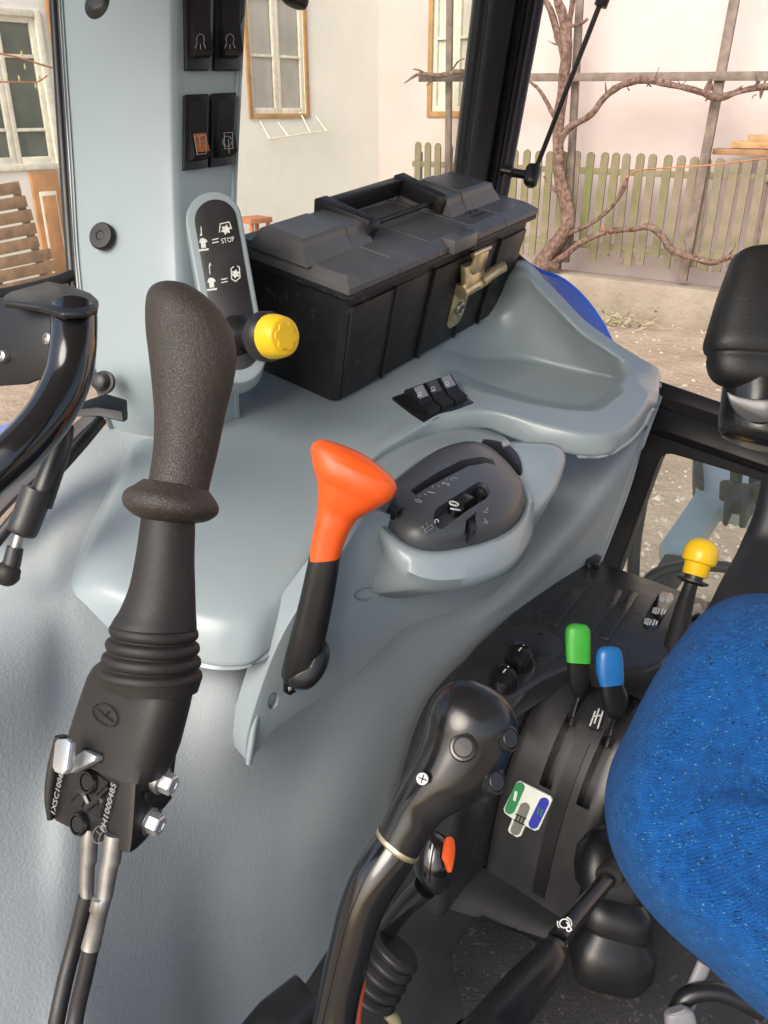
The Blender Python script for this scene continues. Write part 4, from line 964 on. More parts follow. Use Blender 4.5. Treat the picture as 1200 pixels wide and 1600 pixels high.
# ================================================================= TOOLBOX
BO = CAM + V((-0.047, 1.055, -0.212))
BX = V((0.59245768, 0.7981136, 0.10958363)); BY = V((-0.80123467, 0.56962501, 0.18316753)); BZ = V((0.08376692, -0.19632121, 0.97695501))
BL, BW, BH = .492, .205, .163
def B(x, y, z): return BO + BX * x + BY * y + BZ * z
tb = thing('toolbox', 'black plastic toolbox with folding handle and brass latch on the console', 'toolbox', B(BL / 2, BW / 2, -BH))
def bring(x0, x1, y0, y1, z, ch=.008):
    return [B(x0 + ch, y0, z), B(x1 - ch, y0, z), B(x1, y0 + ch, z), B(x1, y1 - ch, z), B(x1 - ch, y1, z), B(x0 + ch, y1, z), B(x0, y1 - ch, z), B(x0, y0 + ch, z)]
loft('body', [bring(.018, BL - .018, .024, BW - .02, -BH), bring(.012, BL - .012, .018, BW - .018, -BH + .003), bring(.004, BL - .004, .003, BW - .003, -.012), bring(.004, BL - .004, .003, BW - .003, 0)], 'box_black', tb, smooth=20)
fpl = (B(0, .003, -.012), ((BZ * (BH - .015) - BY * -.015).normalized()))
def fr_pt(x, t, o=0):   # point on the slanted front: t from 0 (top) to 1 (bottom)
    fx = x + (.5 * BL - x) / (.5 * BL) * .010 * t
    return B(fx, .003 + .0165 * t, -.012 - (BH - .016) * t) + FNRM * o
FNRM = -(BY * 1.0 + BZ * .11).normalized()
edges = [.012, .221 * BL, .418 * BL, .637 * BL, .80 * BL, BL - .012]
for k, (x0, x1) in enumerate(zip(edges, edges[1:])):
    off = .0045 if k % 2 == 0 else .0018
    pts = [fr_pt(x0 + .0015, .02, off), fr_pt(x1 - .0015, .02, off), fr_pt(x1 - .0015, .985, off), fr_pt(x0 + .0015, .985, off)]
    prism('front_panel', pts, FNRM, .008, 'box_black', tb, .0012, 2)
for x in edges[1:-1]:
    bar('rib', fr_pt(x, .0, .004), fr_pt(x, 1.0, .004), .0035, .007, FNRM, 'box_black', tb, .001)
# lid: lip, chamfer and crown split by moulded grooves
ld = loft('lid', [bring(-.004, BL + .004, -.006, BW + .004, .000), bring(-.006, BL + .006, -.008, BW + .006, .002), bring(-.006, BL + .006, -.008, BW + .006, .007), bring(-.003, BL + .003, -.005, BW + .003, .009), bring(-.003, BL + .003, -.005, BW + .003, .014), bring(.008, BL - .008, .006, BW - .006, .0205, .010), bring(.010, BL - .010, .010, BW - .010, .021, .010)], 'box_black', tb, smooth=20)  # black base colour stands in for shade in the grooves
gx = [0, .105, .197, .305, .389, BL]
for k, (x0, x1) in enumerate(zip(gx, gx[1:])):
    a = x0 + (.0011 if k else -.004); b = x1 - (.0011 if k < 4 else -.004)
    P_ = lambda ia, ib, y0, y1, z: [B(a + ia, y0, z), B(b - ib, y0, z), B(b - ib, y1, z), B(a + ia, y1, z)]
    loft('lid_panel', [P_(0, 0, -.0065, BW + .0045, .008), P_(0, 0, -.0065, BW + .0045, .0155), P_(.012 if k == 0 else 0, .012 if k == 4 else 0, .007, BW - .007, .0235), P_(.014 if k == 0 else .0005, .014 if k == 4 else .0005, .011, BW - .011, .0248)], 'box_lid', ld, smooth=15)
def hump(x0, x1, y0, y1, z0, z1, near=.004, far=.004):
    r = lambda f, y, z: [B(x0 + near * f, y0 + y, z), B(x1 - far * f, y0 + y, z), B(x1 - far * f, y1 - y, z), B(x0 + near * f, y1 - y, z)]
    return loft('lid_boss', [r(-.6, -.016, z0), r(-.4, -.010, z0 + (z1 - z0) * .30), r(0, -.003, z0 + (z1 - z0) * .62), r(.2, 0, z1 - .003), r(1, .005, z1)], 'box_lid', ld, smooth=15)
hump(.002, .0915, .078, .150, .023, .052, near=.010, far=.001)
hump(.0935, .134, .078, .150, .023, .050, near=.001, far=.003)
hump(.316, .356, .062, .140, .023, .050, near=.003, far=.001)
hump(.358, .452, .062, .140, .023, .052, near=.001, far=.014)
# handle folded back over the lid
hd = tube('handle', [B(.140, .082, .040), B(.312, .082, .040)], .004, 'box_black', tb, 0, 10)
def hbar(pts, n, t): return prism('handle_bar', pts, n.normalized(), t, 'box_black', hd, .003, 2)
hbar([B(.134, .140, .060), B(.334, .140, .060), B(.334, .166, .056), B(.134, .166, .056)], BZ * .95 - BY * .2, .028)
hbar([B(.131, .068, .053), B(.149, .068, .053), B(.152, .162, .0615), B(.124, .162, .0615)], BZ, .026)
hbar([B(.304, .064, .053), B(.322, .064, .053), B(.342, .162, .0615), B(.314, .162, .0615)], BZ, .026)
for x in (.131, .305):
    lathe('pivot', B(x, .074, .042), BX, [(.010, 0), (.0112, .003), (.0112, .016), (.010, .019)], 'box_black', hd, 18)
# hasp block on the lid and embossed mark
box('lid_hasp', B(.256, -.003, .0165), BX, BY, BZ, (.064, .026, .020), 'box_lid', ld, .002)
ec = B(.362, .030, .0246)
def lstroke(pts, w):
    vs, fs = [], []
    for ln in pts:
        for a, b in zip(ln, ln[1:]):
            pa = ec + BX * a[0] + BY * a[1]; pb = ec + BX * b[0] + BY * b[1]; d = (pb - pa).normalized(); s_ = d.cross(BZ) * w / 2; k = len(vs)
            up_ = BZ * .0008
            vs += [pa - s_, pb - s_, pb + s_, pa + s_, pa - s_ + up_, pb - s_ + up_, pb + s_ + up_, pa + s_ + up_]; fs += [(k + 4, k + 5, k + 6, k + 7), (k, k + 1, k + 5, k + 4), (k + 1, k + 2, k + 6, k + 5), (k + 2, k + 3, k + 7, k + 6), (k + 3, k, k + 4, k + 7)]
    return mobj('embossed_mark', vs, fs, 'box_black', ld, 0)
lstroke([[(-.014, .012), (-.005, .030), (.002, .016), (.009, .030), (.018, .012)], [(-.008, .008), (.002, .022), (.012, .008)]], .003)
lstroke([[(-.02 + k * .0065, -.006), (-.02 + k * .0065, .001), (-.016 + k * .0065, .001)] for k in range(7)], .0012)
# brass latch
lx = .612 * BL
LF = lambda x, t, o: fr_pt(lx + x, t, .0045 + o)
lat = prism('latch_plate', [LF(-.024, .30, .003), LF(.026, .30, .003), LF(.022, .76, .003), LF(.012, .83, .003), LF(-.014, .83, .003), LF(-.024, .76, .003)], FNRM, .003, 'brass', tb, .0006)
prism('latch_hook', [LF(-.016, -.07, .016), LF(.024, -.07, .016), LF(.024, .13, .018), LF(.017, .18, .018), LF(-.010, .18, .018), LF(-.016, .13, .018)], FNRM, .006, 'brass', lat, .0015)
tube('latch_bar', [LF(-.022, -.05, .014), LF(.028, -.05, .014)], .0035, 'brass', lat, 0, 12)
prism('latch_box', [LF(-.028, .08, .012), LF(.024, .08, .012), LF(.030, .30, .022), LF(-.026, .30, .022)], FNRM, .012, 'brass', lat, .002)
tube('latch_barrel', [LF(-.030, .34, .014), LF(.036, .32, .014)], .0105, 'brass', lat, 0, 18)
tube('latch_lever', [LF(.024, .30, .018), LF(.044, .22, .024), LF(.062, .17, .030)], [.0095, .009, .0085], 'brass', lat, 10, 16)
pts = [LF(.002 + .0095 * math.cos(t), .62 + .062 * math.sin(t), .006) for t in [2 * math.pi * k / 20 for k in range(21)]]
tube('latch_staple', pts, .0022, 'steel', lat, 0, 8)
prism('latch_slot', [LF(-.003, .57, .0036), LF(.007, .57, .0036), LF(.007, .67, .0036), LF(-.003, .67, .0036)], FNRM, .002, 'black_deep', lat)

# ================================================================= LOADER JOYSTICK
D = .53
js = thing('joystick', 'tall black rubber loader joystick with cable housing at the left', 'joystick', W(160, 1340, D))
imgloft('grip', [(262, 441, 274, 442, D, 1), (250, 442.5, 296, 446, D, .85), (238, 449, 318, 460, D, .85), (231, 462, 340, 480, D, .85), (228.5, 482, 357, 505, D, .85), (229, 515, 367, 533, D, .82), (233, 550, 369, 562, D, .82), (238, 595, 363, 602, D, .85), (242, 645, 351, 650, D, .9), (241, 695, 341, 700, D, .92), (236, 735, 331, 742, D, .95), (232, 757, 325, 768, D, 1)], 'rubber_grip', js, 70, 40)
imgloft('collar', [(226, 748, 322, 762, D, 1), (212, 757, 330, 774, D, 1), (199, 765, 338, 786, D, 1), (194, 777, 341, 796, D, 1), (197, 790, 337, 806, D, 1), (210, 803, 322, 815, D, 1), (224, 810, 305, 818, D, 1)], 'rubber_grip', js, 28, 40)
imgloft('sleeve', [(222, 806, 304, 814, D), (219, 830, 304, 835, D), (213, 870, 303, 873, D), (204, 915, 304, 918, D), (190, 950, 305, 957, D), (180, 966, 306, 975, D), (176, 974, 306, 984, D)], 'rubber_boot', js, 36, 40)
bel = []
for k in range(4):
    f = k / 3; uL, uR, v0 = 174 - 17 * f, 308 + 6 * f, 970 + 22 * k
    bel += [(uL + 9, v0, uR - 8, v0 + 12, D), (uL + 1, v0 + 5, uR - 1, v0 + 17, D), (uL - 1, v0 + 12, uR + 1, v0 + 24, D), (uL + 1, v0 + 18, uR - 1, v0 + 30, D)]
bel.append((162, 1066, 308, 1082, D))
imgloft('bellows', bel, 'rubber_boot', js, 64, 40, smooth=60)
def chaik(p, it=2, w=.22):
    for _ in range(it):
        o = []
        for a, b in zip(p, p[1:] + p[:1]): o += [a.lerp(b, w), a.lerp(b, 1 - w)]
        p = o; w = .25
    return p
def quadring(L_, E_, R_, dl, de, dr, w=.2):
    l, e, r = W(*L_, dl), W(*E_, de), W(*R_, dr)
    return chaik([l, e, r, l + r - e + (l - CAM).normalized() * .01], 2, w)
S4 = [((178, 1018), (240, 1040), (298, 1028)), ((152, 1026), (244, 1062), (314, 1040)), ((128, 1044), (254, 1076), (322, 1050)), ((118, 1060), (252, 1092), (322, 1062)), ((104, 1098), (246, 1120), (315, 1100)), ((90, 1140), (231, 1168), (300, 1160)), ((86, 1162), (218, 1206), (290, 1186)), ((83, 1172), (210, 1234), (280, 1204))]
loft('housing_cover', [quadring(a, b, c_, .55, e__, .545) for (a, b, c_), e__ in zip(S4, [.535, .515, .499, .496, .495, .495, .495, .495])], 'rubber_boot', js, smooth=50)
S5 = [((84, 1150), (212, 1190), (282, 1180)), ((78, 1200), (209, 1250), (276, 1225)), ((72, 1240), (207, 1290), (266, 1250)), ((73, 1268), (205, 1318), (258, 1268)), ((80, 1280), (203, 1336), (240, 1300)), ]
blk = loft('housing_block', [quadring(a, b, c_, .556, .509, .55, .08) for a, b, c_ in S5], 'black_plastic', js, smooth=40)
# left flange that hangs lower behind
imgloft('housing_flange', [(86, 1150, 104, 1150, .555), (74, 1200, 92, 1205, .555), (70, 1245, 86, 1250, .555), (74, 1280, 84, 1280, .555)], 'rubber_boot', js, 12, ratio=1.2)
lf = plane3(W(78, 1200, .556), W(209, 1250, .509), W(73, 1268, .556))
lf = (lf[0] + lf[1] * .0005, lf[1])
cv = plane3(W(104, 1098, .55), W(246, 1120, .495), W(90, 1140, .55))
for (u, v) in [(143, 1220), (128, 1286)]:
    lathe('bushing', WP(u, v, lf) - lf[1] * .004, lf[1], [(.0078, 0), (.0078, .007), (.0068, .0085), (.0058, .0085), (.0054, .004), (.0001, .0035)], 'black_gloss', blk, 24)
    lathe('bushing_bore', WP(u, v, lf) - lf[1] * .003, lf[1], [(.0050, .004), (.0050, .0069), (.0001, .0069)], 'black_deep', blk, 20)
pprism('recess_shade', lf, [(112, 1200), (150, 1208), (170, 1222), (158, 1262), (150, 1240), (136, 1238), (128, 1262), (110, 1246)], .001, 'black_deep', blk, front=.0006)  # raised black sheet: hollow's shade drawn as colour, nothing is cut in
for pts in ([(112, 1248), (128, 1236), (140, 1256)], [(136, 1262), (160, 1248), (156, 1276)], [(150, 1250), (172, 1228)]):
    tube('casting_web', [WP(u, v, lf) for u, v in pts], .0022, 'black_gloss', blk, 10, 8)
text('cast_number', '1XSC1006', lf, (88, 1272), (101, 1210), 'grey_print', blk, h=.95, off=.001)
text('cast_number', 'PH1000485', lf, (166, 1300), (184, 1226), 'grey_print', blk, h=.95, off=.001)
strokes('cast_emblem', lf, [circ(157, 1304, 11, 14, rot=20) + [circ(157, 1304, 11, 14, rot=20)[0]], [(151, 1297), (158, 1304), (163, 1298)], [(158, 1304), (155, 1313)]], .0006, 'faint_print', blk)
cvo = (cv[0] + cv[1] * .0012, cv[1])
e_ = circ(165, 1117, 22, 15, rot=38)
strokes('cover_emblem', cvo, [e_ + [e_[0]], [(153, 1108), (163, 1118), (170, 1112)], [(163, 1118), (176, 1128)]], .0007, 'black_plastic', js)
pprism('lock_slot', cv, [(133, 1168), (160, 1177), (158, 1192), (131, 1180)], .003, 'black_deep', js, front=.0015)
lb = pprism('lock_blade', (cv[0] + cv[1] * .002, cv[1]), [(112, 1190), (140, 1172), (158, 1181), (156, 1189), (116, 1208)], .002, 'zinc', js, front=.004, bevel=.0006)
pprism('lock_tab', (cv[0] + cv[1] * .016, cv[1]), [(96, 1155), (110, 1154), (116, 1160), (110, 1203), (104, 1210), (92, 1206), (88, 1198), (92, 1160)], .002, 'zinc', js, front=.003, bevel=.0008)
rf = plane3(W(276, 1225, .55), W(209, 1250, .509), W(258, 1268, .55))
for (u, v) in [(258, 1222), (238, 1285)]:
    p_ = W(u, v, .528); ax = (rf[1] + V((.25, 0, .05))).normalized()
    bt = lathe('bolt', p_ - ax * .006, ax, [(.0088, 0), (.0088, .0045), (.0080, .005)], 'steel', js, 28)
    lathe('bolt_head', p_ - ax * .001, ax, [(.0068, 0), (.0068, .0068), (.0058, .0078), (.004, .0078), (.0036, .007), (.0001, .007)], 'zinc', bt, 6, smooth=25)
pprism('gap_shade', (rf[0] + rf[1] * .001, rf[1]), [(228, 1240), (262, 1232), (268, 1246), (255, 1262), (228, 1268)], .001, 'black_deep', blk, front=.0006)  # flat black sheet painting the shade of a gap on the block side
for (secs_, cab) in [([(128, 1290, 154, 1296, .535), (126, 1345, 151, 1348, .535), (125, 1350, 148, 1352, .535), (125, 1405, 146, 1408, .535)], [(135, 1400, .535), (118, 1470, .535), (100, 1540, .53), (82, 1640, .525), (70, 1800, .55), (90, 2000, .62)]),
                     ([(164, 1300, 194, 1306, .52), (160, 1346, 188, 1350, .52), (158, 1352, 185, 1354, .52), (152, 1400, 176, 1402, .52), (144, 1402, 174, 1406, .52), (140, 1420, 170, 1423, .52), (142, 1424, 168, 1428, .52), (127, 1478, 156, 1484, .52)], [(143, 1475, .52), (134, 1520, .52), (120, 1580, .52), (112, 1640, .52), (100, 1800, .55), (120, 2000, .62)])]:
    fe = imgloft('ferrule', secs_, 'steel', js, 0, 20, smooth=30)
    tube('cable', [W(*p) for p in cab], .0052, 'black_matte', fe, 20, 14)

# ================================================================= ORANGE LEVER
E_ = .80
ol = thing('orange_lever', 'gear lever with orange T-shaped knob on a black stem beside the pod', 'lever', W(475, 1070, .85))
imgloft('knob', [(483, 876, 531, 872, .805, .85), (486, 850, 538, 850, .803, .85), (492, 818, 548, 828, .80, .85), (497, 786, 559, 812, .798, .8), (497, 760, 580, 799, .795, .7), (493, 738, 602, 787, .793, .6), (488, 718, 616, 774, .79, .55), (485, 704, 620, 760, .79, .5), (488, 694, 613, 746, .79, .48), (496, 688, 596, 730, .79, .46), (504, 686.5, 572, 712, .79, .4), (512, 688, 545, 699, .79, .3), (520, 690.5, 530, 694, .79, .2)], 'orange', ol, 64, 40, ex=2.25)
imgloft('stem', [(485, 868, 530, 866, .806, .8), (482, 874, 532, 872, .806, .8), (470, 928, 522, 934, .815, .8), (455, 988, 510, 994, .825, .8), (443, 1035, 503, 1036, .835, .75), (440, 1054, 498, 1062, .84, .7), (447, 1068, 488, 1074, .84, .6), (458, 1075, 478, 1078, .84, .4)], 'black_plastic', ol, 40, 28, ex=2.4)
kpl = (W(482, 1035, .83), (CAM - W(482, 1035, .83)).normalized())
dome('knuckle', kpl, [(505, 998), (515, 1015), (512, 1040), (500, 1062), (482, 1076), (462, 1076), (450, 1062), (462, 1052), (480, 1040), (494, 1016)], [(1, -.02), (1, 0), (.96, .005), (.85, .009), (.5, .012), (.05, .0125)], 'black_plastic', ol)
pprism('position_plate', ear, [(443, 1062), (452, 1066), (460, 1078), (450, 1084), (442, 1080)], .002, 'black_gloss', ol, front=.004, bevel=.001)
text('position_letter', 'R', (ear[0] + ear[1] * .005, ear[1]), (451, 1080), (456, 1077), 'white_print', ol)

# ================================================================= BLACK LEVER CONSOLE
lc = thing('lever_console', 'black plastic lever console with two long slots beside the seat', 'console', T(.85, .4, -1.0))
zp = (V((0, 0, CAM.z - .70)), UP)
plate = pprism('console_top', zp, [(906, 866), (1010, 902), (1108, 938), (1090, 978), (1056, 1013), (1036, 1035), (1010, 1047), (972, 1047), (930, 1036), (890, 1040), (850, 1058), (800, 1090), (740, 1110), (690, 1085), (706, 1052), (742, 1008), (800, 956), (870, 903)], .045, 'console_black', lc, bevel=.006, seg=3)
def prof_loft(name, prof, bs, mat_, parent):
    pts = [V((a, z, 0)) for a, z in prof]; n0 = len(pts); pr = spl(pts, 40)
    rings = []
    cz = -.86; ca = .95
    for b, k in bs:
        rings.append([T(p.x + (ca - p.x) * k * .06, b, p.y + (cz - p.y) * k * .06) for p in pr] + [T(1.05, b, -1.0)])
    return loft(name, rings, mat_, parent, smooth=40)
HP = [(1.05, -.728), (.98, -.728), (.93, -.728), (.885, -.735), (.842, -.765), (.805, -.815), (.775, -.895), (.755, -1.0)]
hpb = prof_loft('slotted_hump', HP, [(.300, .9), (.303, .4), (.310, .1), (.318, 0), (.432, 0), (.438, .08), (.443, .35), (.445, .8)], 'console_black', lc)
def arc_cut(b0, b1, i0, i1):
    pr = spl([V((a, z, 0)) for a, z in HP], 40)[i0:i1]
    top = [(p.x - .02, p.y + .02) for p in pr]; bot = [(p.x + .022, p.y - .022) for p in reversed(pr)]
    ring = lambda b: [T(a, b, z) for a, z in top + bot]
    return loft('c', [ring(b0), ring(b1)], None, None)
M[None] = None
hp_pl = HP
cut(hpb, [arc_cut(.375, .393, 11, 30), arc_cut(.319, .337, 11, 30)])
for b0, b1 in ((.347, .366),):
    pr = spl([V((a, z, 0)) for a, z in HP], 40)[22:39]
    loft('hump_strip', [[T(p.x - .0025, b, p.y + .0025) for p in pr] + [T(p.x + .004, b, p.y - .004) for p in reversed(pr)] for b in (b0, b1)], 'black_plastic', lc, smooth=40)
LP = [(1.05, -.712), (.95, -.712), (.86, -.712), (.79, -.718), (.742, -.735), (.705, -.785), (.675, -.87), (.655, -1.0)]
prof_loft('front_step', LP, [(.447, .8), (.449, .3), (.454, 0), (.536, 0), (.543, .1), (.549, .4)], 'console_black', lc)
# dished pod with two turn knobs
dpl = (T(.80, .49, -.712), (UP - RR * .12).normalized())
dome('knob_base', dpl, [(750, 1120), (768, 1075), (792, 1040), (820, 1018), (836, 1030), (836, 1060), (815, 1095), (785, 1130), (762, 1140)], [(1, -.01), (1, 0), (.95, .004), (.8, .008), (.4, .0095), (.05, .01)], 'console_black', lc)
for (u, v, lab) in [(811, 1036, 'small black turn knob farther from the seat lever grip'), (787, 1070, 'small black turn knob nearest the multi-button shift grip')]:
    p_ = WP(u, v, (dpl[0] + UP * .012, dpl[1])); ax = (UP * .9 - RR * .3 - Q * .1).normalized()
    tk = thing('turn_knob', lab, 'knob', p_, 'turn knobs on the lever console')
    lathe('knob_body', p_ - ax * .008, ax, [(.0205, 0), (.0208, .006), (.0195, .026), (.0165, .033), (.010, .0358), (.0001, .0362)], 'black_gloss', tk, 28)
    bar('pointer', p_ + ax * .0285 + UP * 0, p_ + ax * .0262 + (ax.cross(Q)).normalized() * -.0135, .0018, .0012, ax, 'white_print', tk, 0)
text('knob_scale', 'r', (dpl[0] + UP * .004, dpl[1]), (806, 1072), (810, 1068), 'white_print', lc)
# moulded ribs, plates, tabs
for uv in ([(900, 920), (914, 925), (872, 980), (856, 974)], [(983, 926), (998, 930), (952, 1002), (936, 997)]):
    pprism('raised_strip', zp, uv, .002, 'console_black', plate, front=.004, bevel=.0018, seg=2)
for uv in ([(872, 918), (888, 918), (845, 968), (838, 958)], [(945, 928), (972, 928), (926, 990), (912, 985)], [(795, 985), (838, 978), (878, 1005), (868, 1030), (830, 1038), (790, 1010)]):
    pprism('moulded_pad', zp, uv, .001, 'console_black', plate, front=.0015, bevel=.0007, sm=24)
lathe('rivet', WP(846, 991, zp), UP, [(.004, 0), (.004, .002), (.002, .0032), (.0001, .0033)], 'black_gloss', plate, 12)
pprism('corner_tab', zp, [(906, 872), (920, 868), (940, 878), (936, 890), (918, 890)], .006, 'black_gloss', plate, front=.012, bevel=.003)
pprism('hump_label', (T(.87, .36, -.738), (UP * .9 - RR * .45).normalized()), [(926, 1112), (942, 1106), (944, 1118), (936, 1142), (920, 1138)], .0, 'black_matte', lc, front=.004)
hl = (T(.87, .36, -.738) + UP * .004, (UP * .9 - RR * .45).normalized())
strokes('hump_print', hl, [[(930, 1112), (922, 1134)], [(942, 1112), (934, 1138)], [(936, 1108), (929, 1130)], [(927, 1120), (938, 1118)]], .002, 'white_print', lc)
dcl = pprism('icon_label', zp, [(1036, 925), (1050, 928), (1054, 936), (1028, 982), (1018, 986), (1006, 981), (1003, 972), (1028, 930)], .001, 'black_gloss', plate, front=.0015, bevel=.0006)
for (u, v) in [(1039, 936), (1028, 955), (1015, 972)]:
    zz = (zp[0] + UP * .0016, UP)
    strokes('icon_print', zz, [[(u - 6, v - 5), (u + 3, v - 3), (u, v + 4), (u - 8, v + 2), (u - 6, v - 5)], [(u - 2, v - 5), (u - 4, v + 4)], [(u - 7, v - 1), (u + 2, v + 1)]], .0022, 'white_print', dcl)
    strokes('icon_print', zz, [[(u + 8, v - 3), (u + 5, v + 5)], [(u + 12, v - 1), (u + 10, v + 4)]], .0022, 'white_print', dcl)
# sticker on the face of the hump
spl_ = plane3(W(808, 1219, 1.1), W(862, 1246, 1.065), W(795, 1298, 1.1))
pr = spl([V((a, z, 0)) for a, z in HP], 200)
def onhump(u, v, o=0):
    r = ray(u, v); best = None
    for i in range(len(pr) - 1):
        p, q_ = pr[i], pr[i + 1]; n = V((-(q_.y - p.y), (q_.x - p.x)))
        N3 = (RR * -(q_.y - p.y) * -1 + UP * (q_.x - p.x) * -1)
        P0 = T(p.x, 0, p.y); den = r.dot(N3)
        if abs(den) < 1e-9: continue
        t = (P0 - CAM).dot(N3) / den; X = CAM + r * t - V((0, 0, CAM.z)); a, z = X.dot(RR), X.z
        if min(p.x, q_.x) - 1e-6 <= a <= max(p.x, q_.x) + 1e-6 and min(p.y, q_.y) - 1e-6 <= z <= max(p.y, q_.y) + 1e-6:
            return CAM + r * t, N3.normalized()
    return None
h0 = onhump(822, 1265)
if h0:
    nn = h0[1] if h0[1].dot(CAM - h0[0]) > 0 else -h0[1]
    spl_ = (h0[0] + nn * .003, nn)
stk = pprism('sticker', spl_, [(812, 1220), (860, 1244), (863, 1250), (842, 1296), (836, 1298), (821, 1290), (814, 1306), (808, 1308), (796, 1301), (794, 1296), (801, 1279), (789, 1270), (787, 1264), (807, 1223)], .003, 'sticker', lc, front=.0008, bevel=.0003)
sp2 = (spl_[0] + spl_[1] * .001, spl_[1])
pprism('sticker_field', sp2, stad((812, 1230), 8, (797, 1264), 8), .0003, 'sticker_green', stk, front=.0004)
pprism('sticker_field', sp2, stad((850, 1254), 8, (834, 1287), 8), .0003, 'sticker_blue', stk, front=.0004)
pprism('sticker_field', sp2, stad((820, 1262), 8, (806, 1297), 8), .0003, 'sticker_grey', stk, front=.0004)
strokes('sticker_numeral', (sp2[0] + sp2[1] * .0003, sp2[1]), [[(809, 1274), (806, 1283)], [(814, 1276), (811, 1285)], [(819, 1278), (816, 1287)], [(806, 1272), (822, 1279)], [(803, 1281), (819, 1289)]], .0016, 'black_deep', stk)
text('sticker_numeral', 'I', (sp2[0] + sp2[1] * .0005, sp2[1]), (802, 1250), (806, 1252), 'sticker', stk, h=.5)
text('sticker_numeral', 'II', (sp2[0] + sp2[1] * .0005, sp2[1]), (839, 1272), (846, 1276), 'sticker_green', stk, h=.8)
# dark pocket with rim on the step
pocket = plane3(W(700, 1240, 1.02), W(745, 1240, .995), W(715, 1300, .985))
# green, blue and yellow levers
for (nm, lab, m_, secs_, foot, dd) in [
    ('green_lever', 'range lever with a green tip standing in the left console slot', 'green', [(900, 974, 908, 975), (893, 975, 916, 977), (887, 979, 921, 984), (884, 987, 922, 995), (884, 1010, 922, 1016), (885, 1034, 922, 1036)], [(885, 1032, 922, 1036), (886, 1050, 922, 1056), (888, 1068, 918, 1074), (894, 1082, 912, 1086), (899, 1087, 908, 1089)], 1.04),
    ('blue_lever', 'range lever with a blue tip standing in the right console slot', 'blue_tip', [(948, 1010, 958, 1010), (941, 1011, 967, 1013), (935, 1016, 971, 1021), (932, 1026, 973, 1034), (932, 1050, 974, 1054), (937, 1072, 974, 1068)], [(937, 1070, 974, 1068), (938, 1090, 981, 1088), (944, 1108, 978, 1110), (950, 1118, 970, 1121), (955, 1122, 964, 1124)], 1.02)]:
    lv = thing(nm, lab, 'lever', W((foot[-1][0] + foot[-1][2]) / 2, foot[-1][1], dd + .05), 'range levers with coloured tips')
    imgloft('tip', [(*s, dd, .62) for s in secs_], m_, lv, 24, 28, ex=3.2)
    imgloft('handle', [(s[0] + 1, s[1], s[2] - 1, s[3], dd + .004 * k, .6) for k, s in enumerate(foot)], 'black_plastic', lv, 20, 24, ex=3.2)
    tube('blade', [W((foot[-2][0] + foot[-2][2]) / 2, foot[-2][1], dd + .014), W((foot[-1][0] + foot[-1][2]) / 2 - 14, foot[-1][1] + 42, dd + .11)], .004, 'black_gloss', lv, 0, 10)
yl = thing('yellow_lever', 'yellow mushroom knob lever at the rear of the lever console', 'lever', W(1055, 1005, 1.16))
YD = 1.12
k0 = W(1083, 906, YD); k1 = W(1101, 846, YD); ax = (k1 - k0).normalized()
lathe('knob', k0, ax, [(.0155, .006), (.0165, .008), (.0172, .022), (.0175, .0225), (.0215, .0245), (.0228, .030), (.0225, .040), (.019, .050), (.012, .0555), (.004, .0575), (.0001, .0578)], 'yellow', yl, 36)
lathe('flange', k0, ax, [(.0125, -.006), (.0205, -.003), (.0208, 0), (.012, .001), (.012, .008)], 'black_matte', yl, 32)
tube('shaft', [W(1054, 1010, YD + .04), W(1066, 960, YD + .02), W(1078, 918, YD + .004), W(1085, 900, YD)], [.0150, .0125, .0095, .009], 'black_matte', yl, 16, 18)
pprism('slot_plate', zp, [(1040, 1000), (1052, 978), (1078, 990), (1066, 1016), (1048, 1018)], .004, 'steel', lc, front=.003, bevel=.001)
pprism('shaft_gaiter', zp, [(1074, 955), (1092, 950), (1098, 965), (1078, 1000), (1066, 990)], .02, 'black_gloss', lc, front=.012, bevel=.004)
# ================================================================= SHIFT LEVER WITH BUTTONS
G = .66
sl = thing('shift_lever', 'bent black shift lever with a glossy three-button grip', 'lever', W(520, 1600, G))
imgloft('tube', [(440, 2000, 515, 2000, G + .05), (458, 1800, 530, 1800, G + .02), (478, 1640, 548, 1640, G), (487, 1600, 556, 1602, G), (497, 1555, 563, 1560, G), (517, 1462, 586, 1470, G), (530, 1410, 602, 1425, G), (550, 1358, 624, 1386, G), (573, 1322, 643, 1356, G), (590, 1300, 651, 1341, G), (594, 1293, 655, 1334, G)], 'black_gloss', sl, 44, 32)
imgloft('tube_collar', [(588, 1302, 651, 1345, G), (588, 1299, 654, 1342, G), (591, 1294, 655, 1337, G)], 'brass', sl, 6, 32)
gr = imgloft('grip', [(592, 1297, 652, 1338, G, 1), (601, 1277, 669, 1310, G, 1), (613, 1250, 693, 1278, G, .95), (625, 1226, 728, 1258, G, .88), (639, 1200, 760, 1238, G, .84), (653, 1172, 784, 1204, G, .82), (663, 1145, 800, 1168, G, .8), (667, 1120, 807, 1136, G, .8), (674, 1098, 803, 1112, G, .78), (686, 1080, 788, 1090, G, .74), (702, 1069, 766, 1074, G, .6), (718, 1064, 742, 1065, G, .4), (727, 1063, 733, 1063, G, .2)], 'black_knob', sl, 60, 44, ex=2.15)
for (u, v, dd, side) in [(724, 1168, .628, 0), (794, 1154, .640, .9), (773, 1221, .640, .85)]:
    p_ = W(u, v, dd); ax = ((CAM - p_).normalized() + V((side, 0, .1))).normalized()
    bt = lathe('button_bezel', p_ - ax * .008, ax, [(.0105, 0), (.0105, .008), (.0098, .0102), (.0082, .0105), (.0078, .009), (.0001, .009)], 'black_knob', sl, 30)
    lathe('button', p_ - ax * .002, ax, [(.0075, .001), (.0075, .0043), (.0068, .0052), (.0001, .0055)], 'black_matte', bt, 26)
